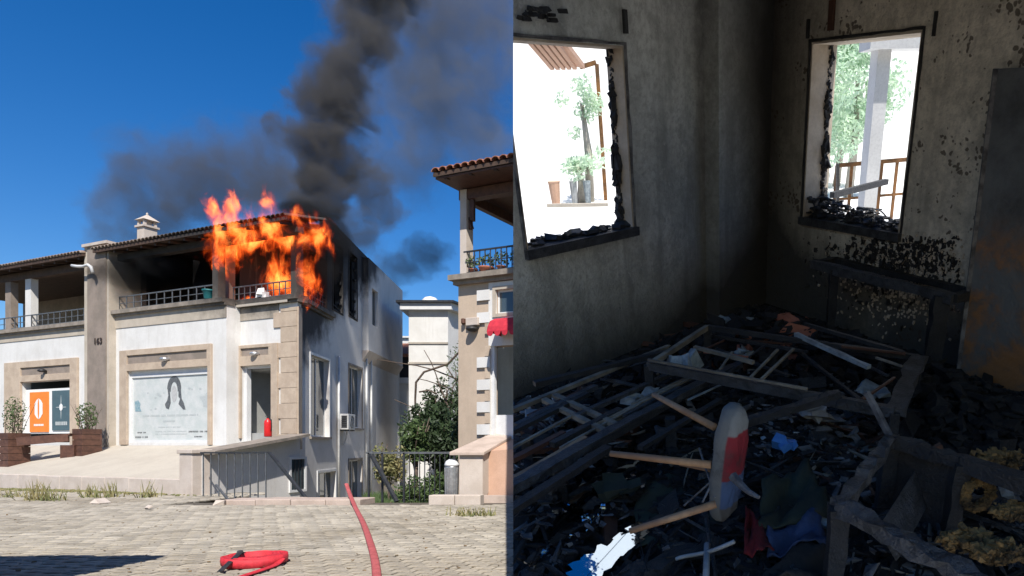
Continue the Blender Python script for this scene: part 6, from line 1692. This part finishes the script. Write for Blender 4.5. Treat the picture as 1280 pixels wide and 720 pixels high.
# column and railing outside the small window
cz0 = EZ
cL = thing('terrace_column', 'grey white column outside the small window', 'column', RWd(1106, 240, 7.2), 'R')
a, b = RWd(1098, 60, 7.2), RWd(1119, 60, 7.2); m = MB(); m.box(a.x, b.x-.03, 7.2, 7.5, EZ, 2.2); part('shaft', m, M['pale_post'], cL)
a, b = RWd(1088, 42, 7.15), RWd(1190, 60, 7.15); m = MB(); m.box(a.x, b.x, 7.1, 7.6, b.z, a.z+.4); part('lintel', m, M['pale_post'], cL)
rl = thing('terrace_railing', 'reddish brown metal railing outside the small window', 'railing', RWd(1080, 240, 7), 'R')
a, b = RWd(1046, 207, 7.8), RWd(1160, 197, 7.8); m = MB(); m.bar(a, b, .04, .04); part('top_rail', m, M['rust'], rl)
m = MB(); m.bar(a-Vector((0,0,.35)), b-Vector((0,0,.35)), .025, .025); part('mid_rail', m, M['rust'], rl)
for k in range(7):
    p = a+(b-a)*k/6; m = MB(); m.bar((p.x,p.y,EZ), p, .03, .03); part('baluster', m, M['rust'], rl)
m = MB(); m.bar(RWd(1047,205,7.0), RWd(1047,262,7.0), .03,.03); m.bar(RWd(1040,244,6.4), RWd(1108,227,7.0), .05,.05); tag(single('fallen_pole', m, M['char'], RWd(1047,262,7), 'R'), 'burnt poles crossing outside the small window', 'pole')
# low slope added beyond, tilted to the sun, keeps the terrace bright and closed
low_slope = thing('bright_slope_low', 'added long white slope tilted to the sun beyond the terrace', 'wall', RWd(1060, 170, 18), 'R')
m = sun_slope(1005, 1230, 300, 17.9, 2.4, .9); part('wall_body', m, M['terrace'], low_slope)
fh = thing('bright_slope_rear', 'added white slope tilted to the sun, filling the view behind the trees', 'building', RWd(1100, 100, 19), 'R')
m = sun_slope(940, 1330, 300, 19, 12, 8); part('wall', m, M['terrace'], fh)  # another added slope, facing the sun so the small window looks white
# junk on the right sill
jk = thing('sill_junk', 'tangle of burnt wires and parts heaped on the small window sill', 'debris', RW.pt((rwn[0]+rwn[1])/2, rwn[2], -.1), 'R')
rd = random.Random(12); m = MB()
for k in range(220):
    f_ = rd.random(); a = rwn[0]+(rwn[1]-rwn[0])*f_; hh = .12*(1-f_)**1.5+.03; m.lump(RW.pt(a, rwn[2]+.015+rd.random()*hh, -rd.uniform(.01,.24)), rd.uniform(.005,.017), (1.8,1,.6))
part('burnt_lump', m, M['char'], jk)['kind'] = 'stuff'
m = MB()
for k in range(10):
    a = rwn[0]+(rwn[1]-rwn[0])*rd.uniform(.1,.6); p = RW.pt(a, rwn[2]+.03, -rd.uniform(.02,.2)); m.tube(catmull([p, p+Vector((rd.uniform(-.08,.15),0,rd.uniform(.02,.1))), p+Vector((rd.uniform(.05,.25),0,rd.uniform(0,.08)))], 4), .006, 5)
part('wire', m, M['char_blue'], jk)
m = MB(); c = RW.pt(rwn[0]+.1, rwn[2]+.1, -.1); pts = [c+Vector((.06*math.cos(t_*.5), 0, .06*math.sin(t_*.5))) for t_ in range(11)]; m.tube(pts, .012, 6); part('burnt_ring', m, M['char'], jk)

# ---- break the room off along its left end
bpy.context.view_layer.update()
for o in list(bpy.data.objects):
    if o.type != 'MESH': continue
    r_ = o
    while r_.parent: r_ = r_.parent
    if abs(r_.matrix_world[2][1]) < .2: continue
    if o.data.users == 1: cut_mesh(o.data, o.matrix_world)
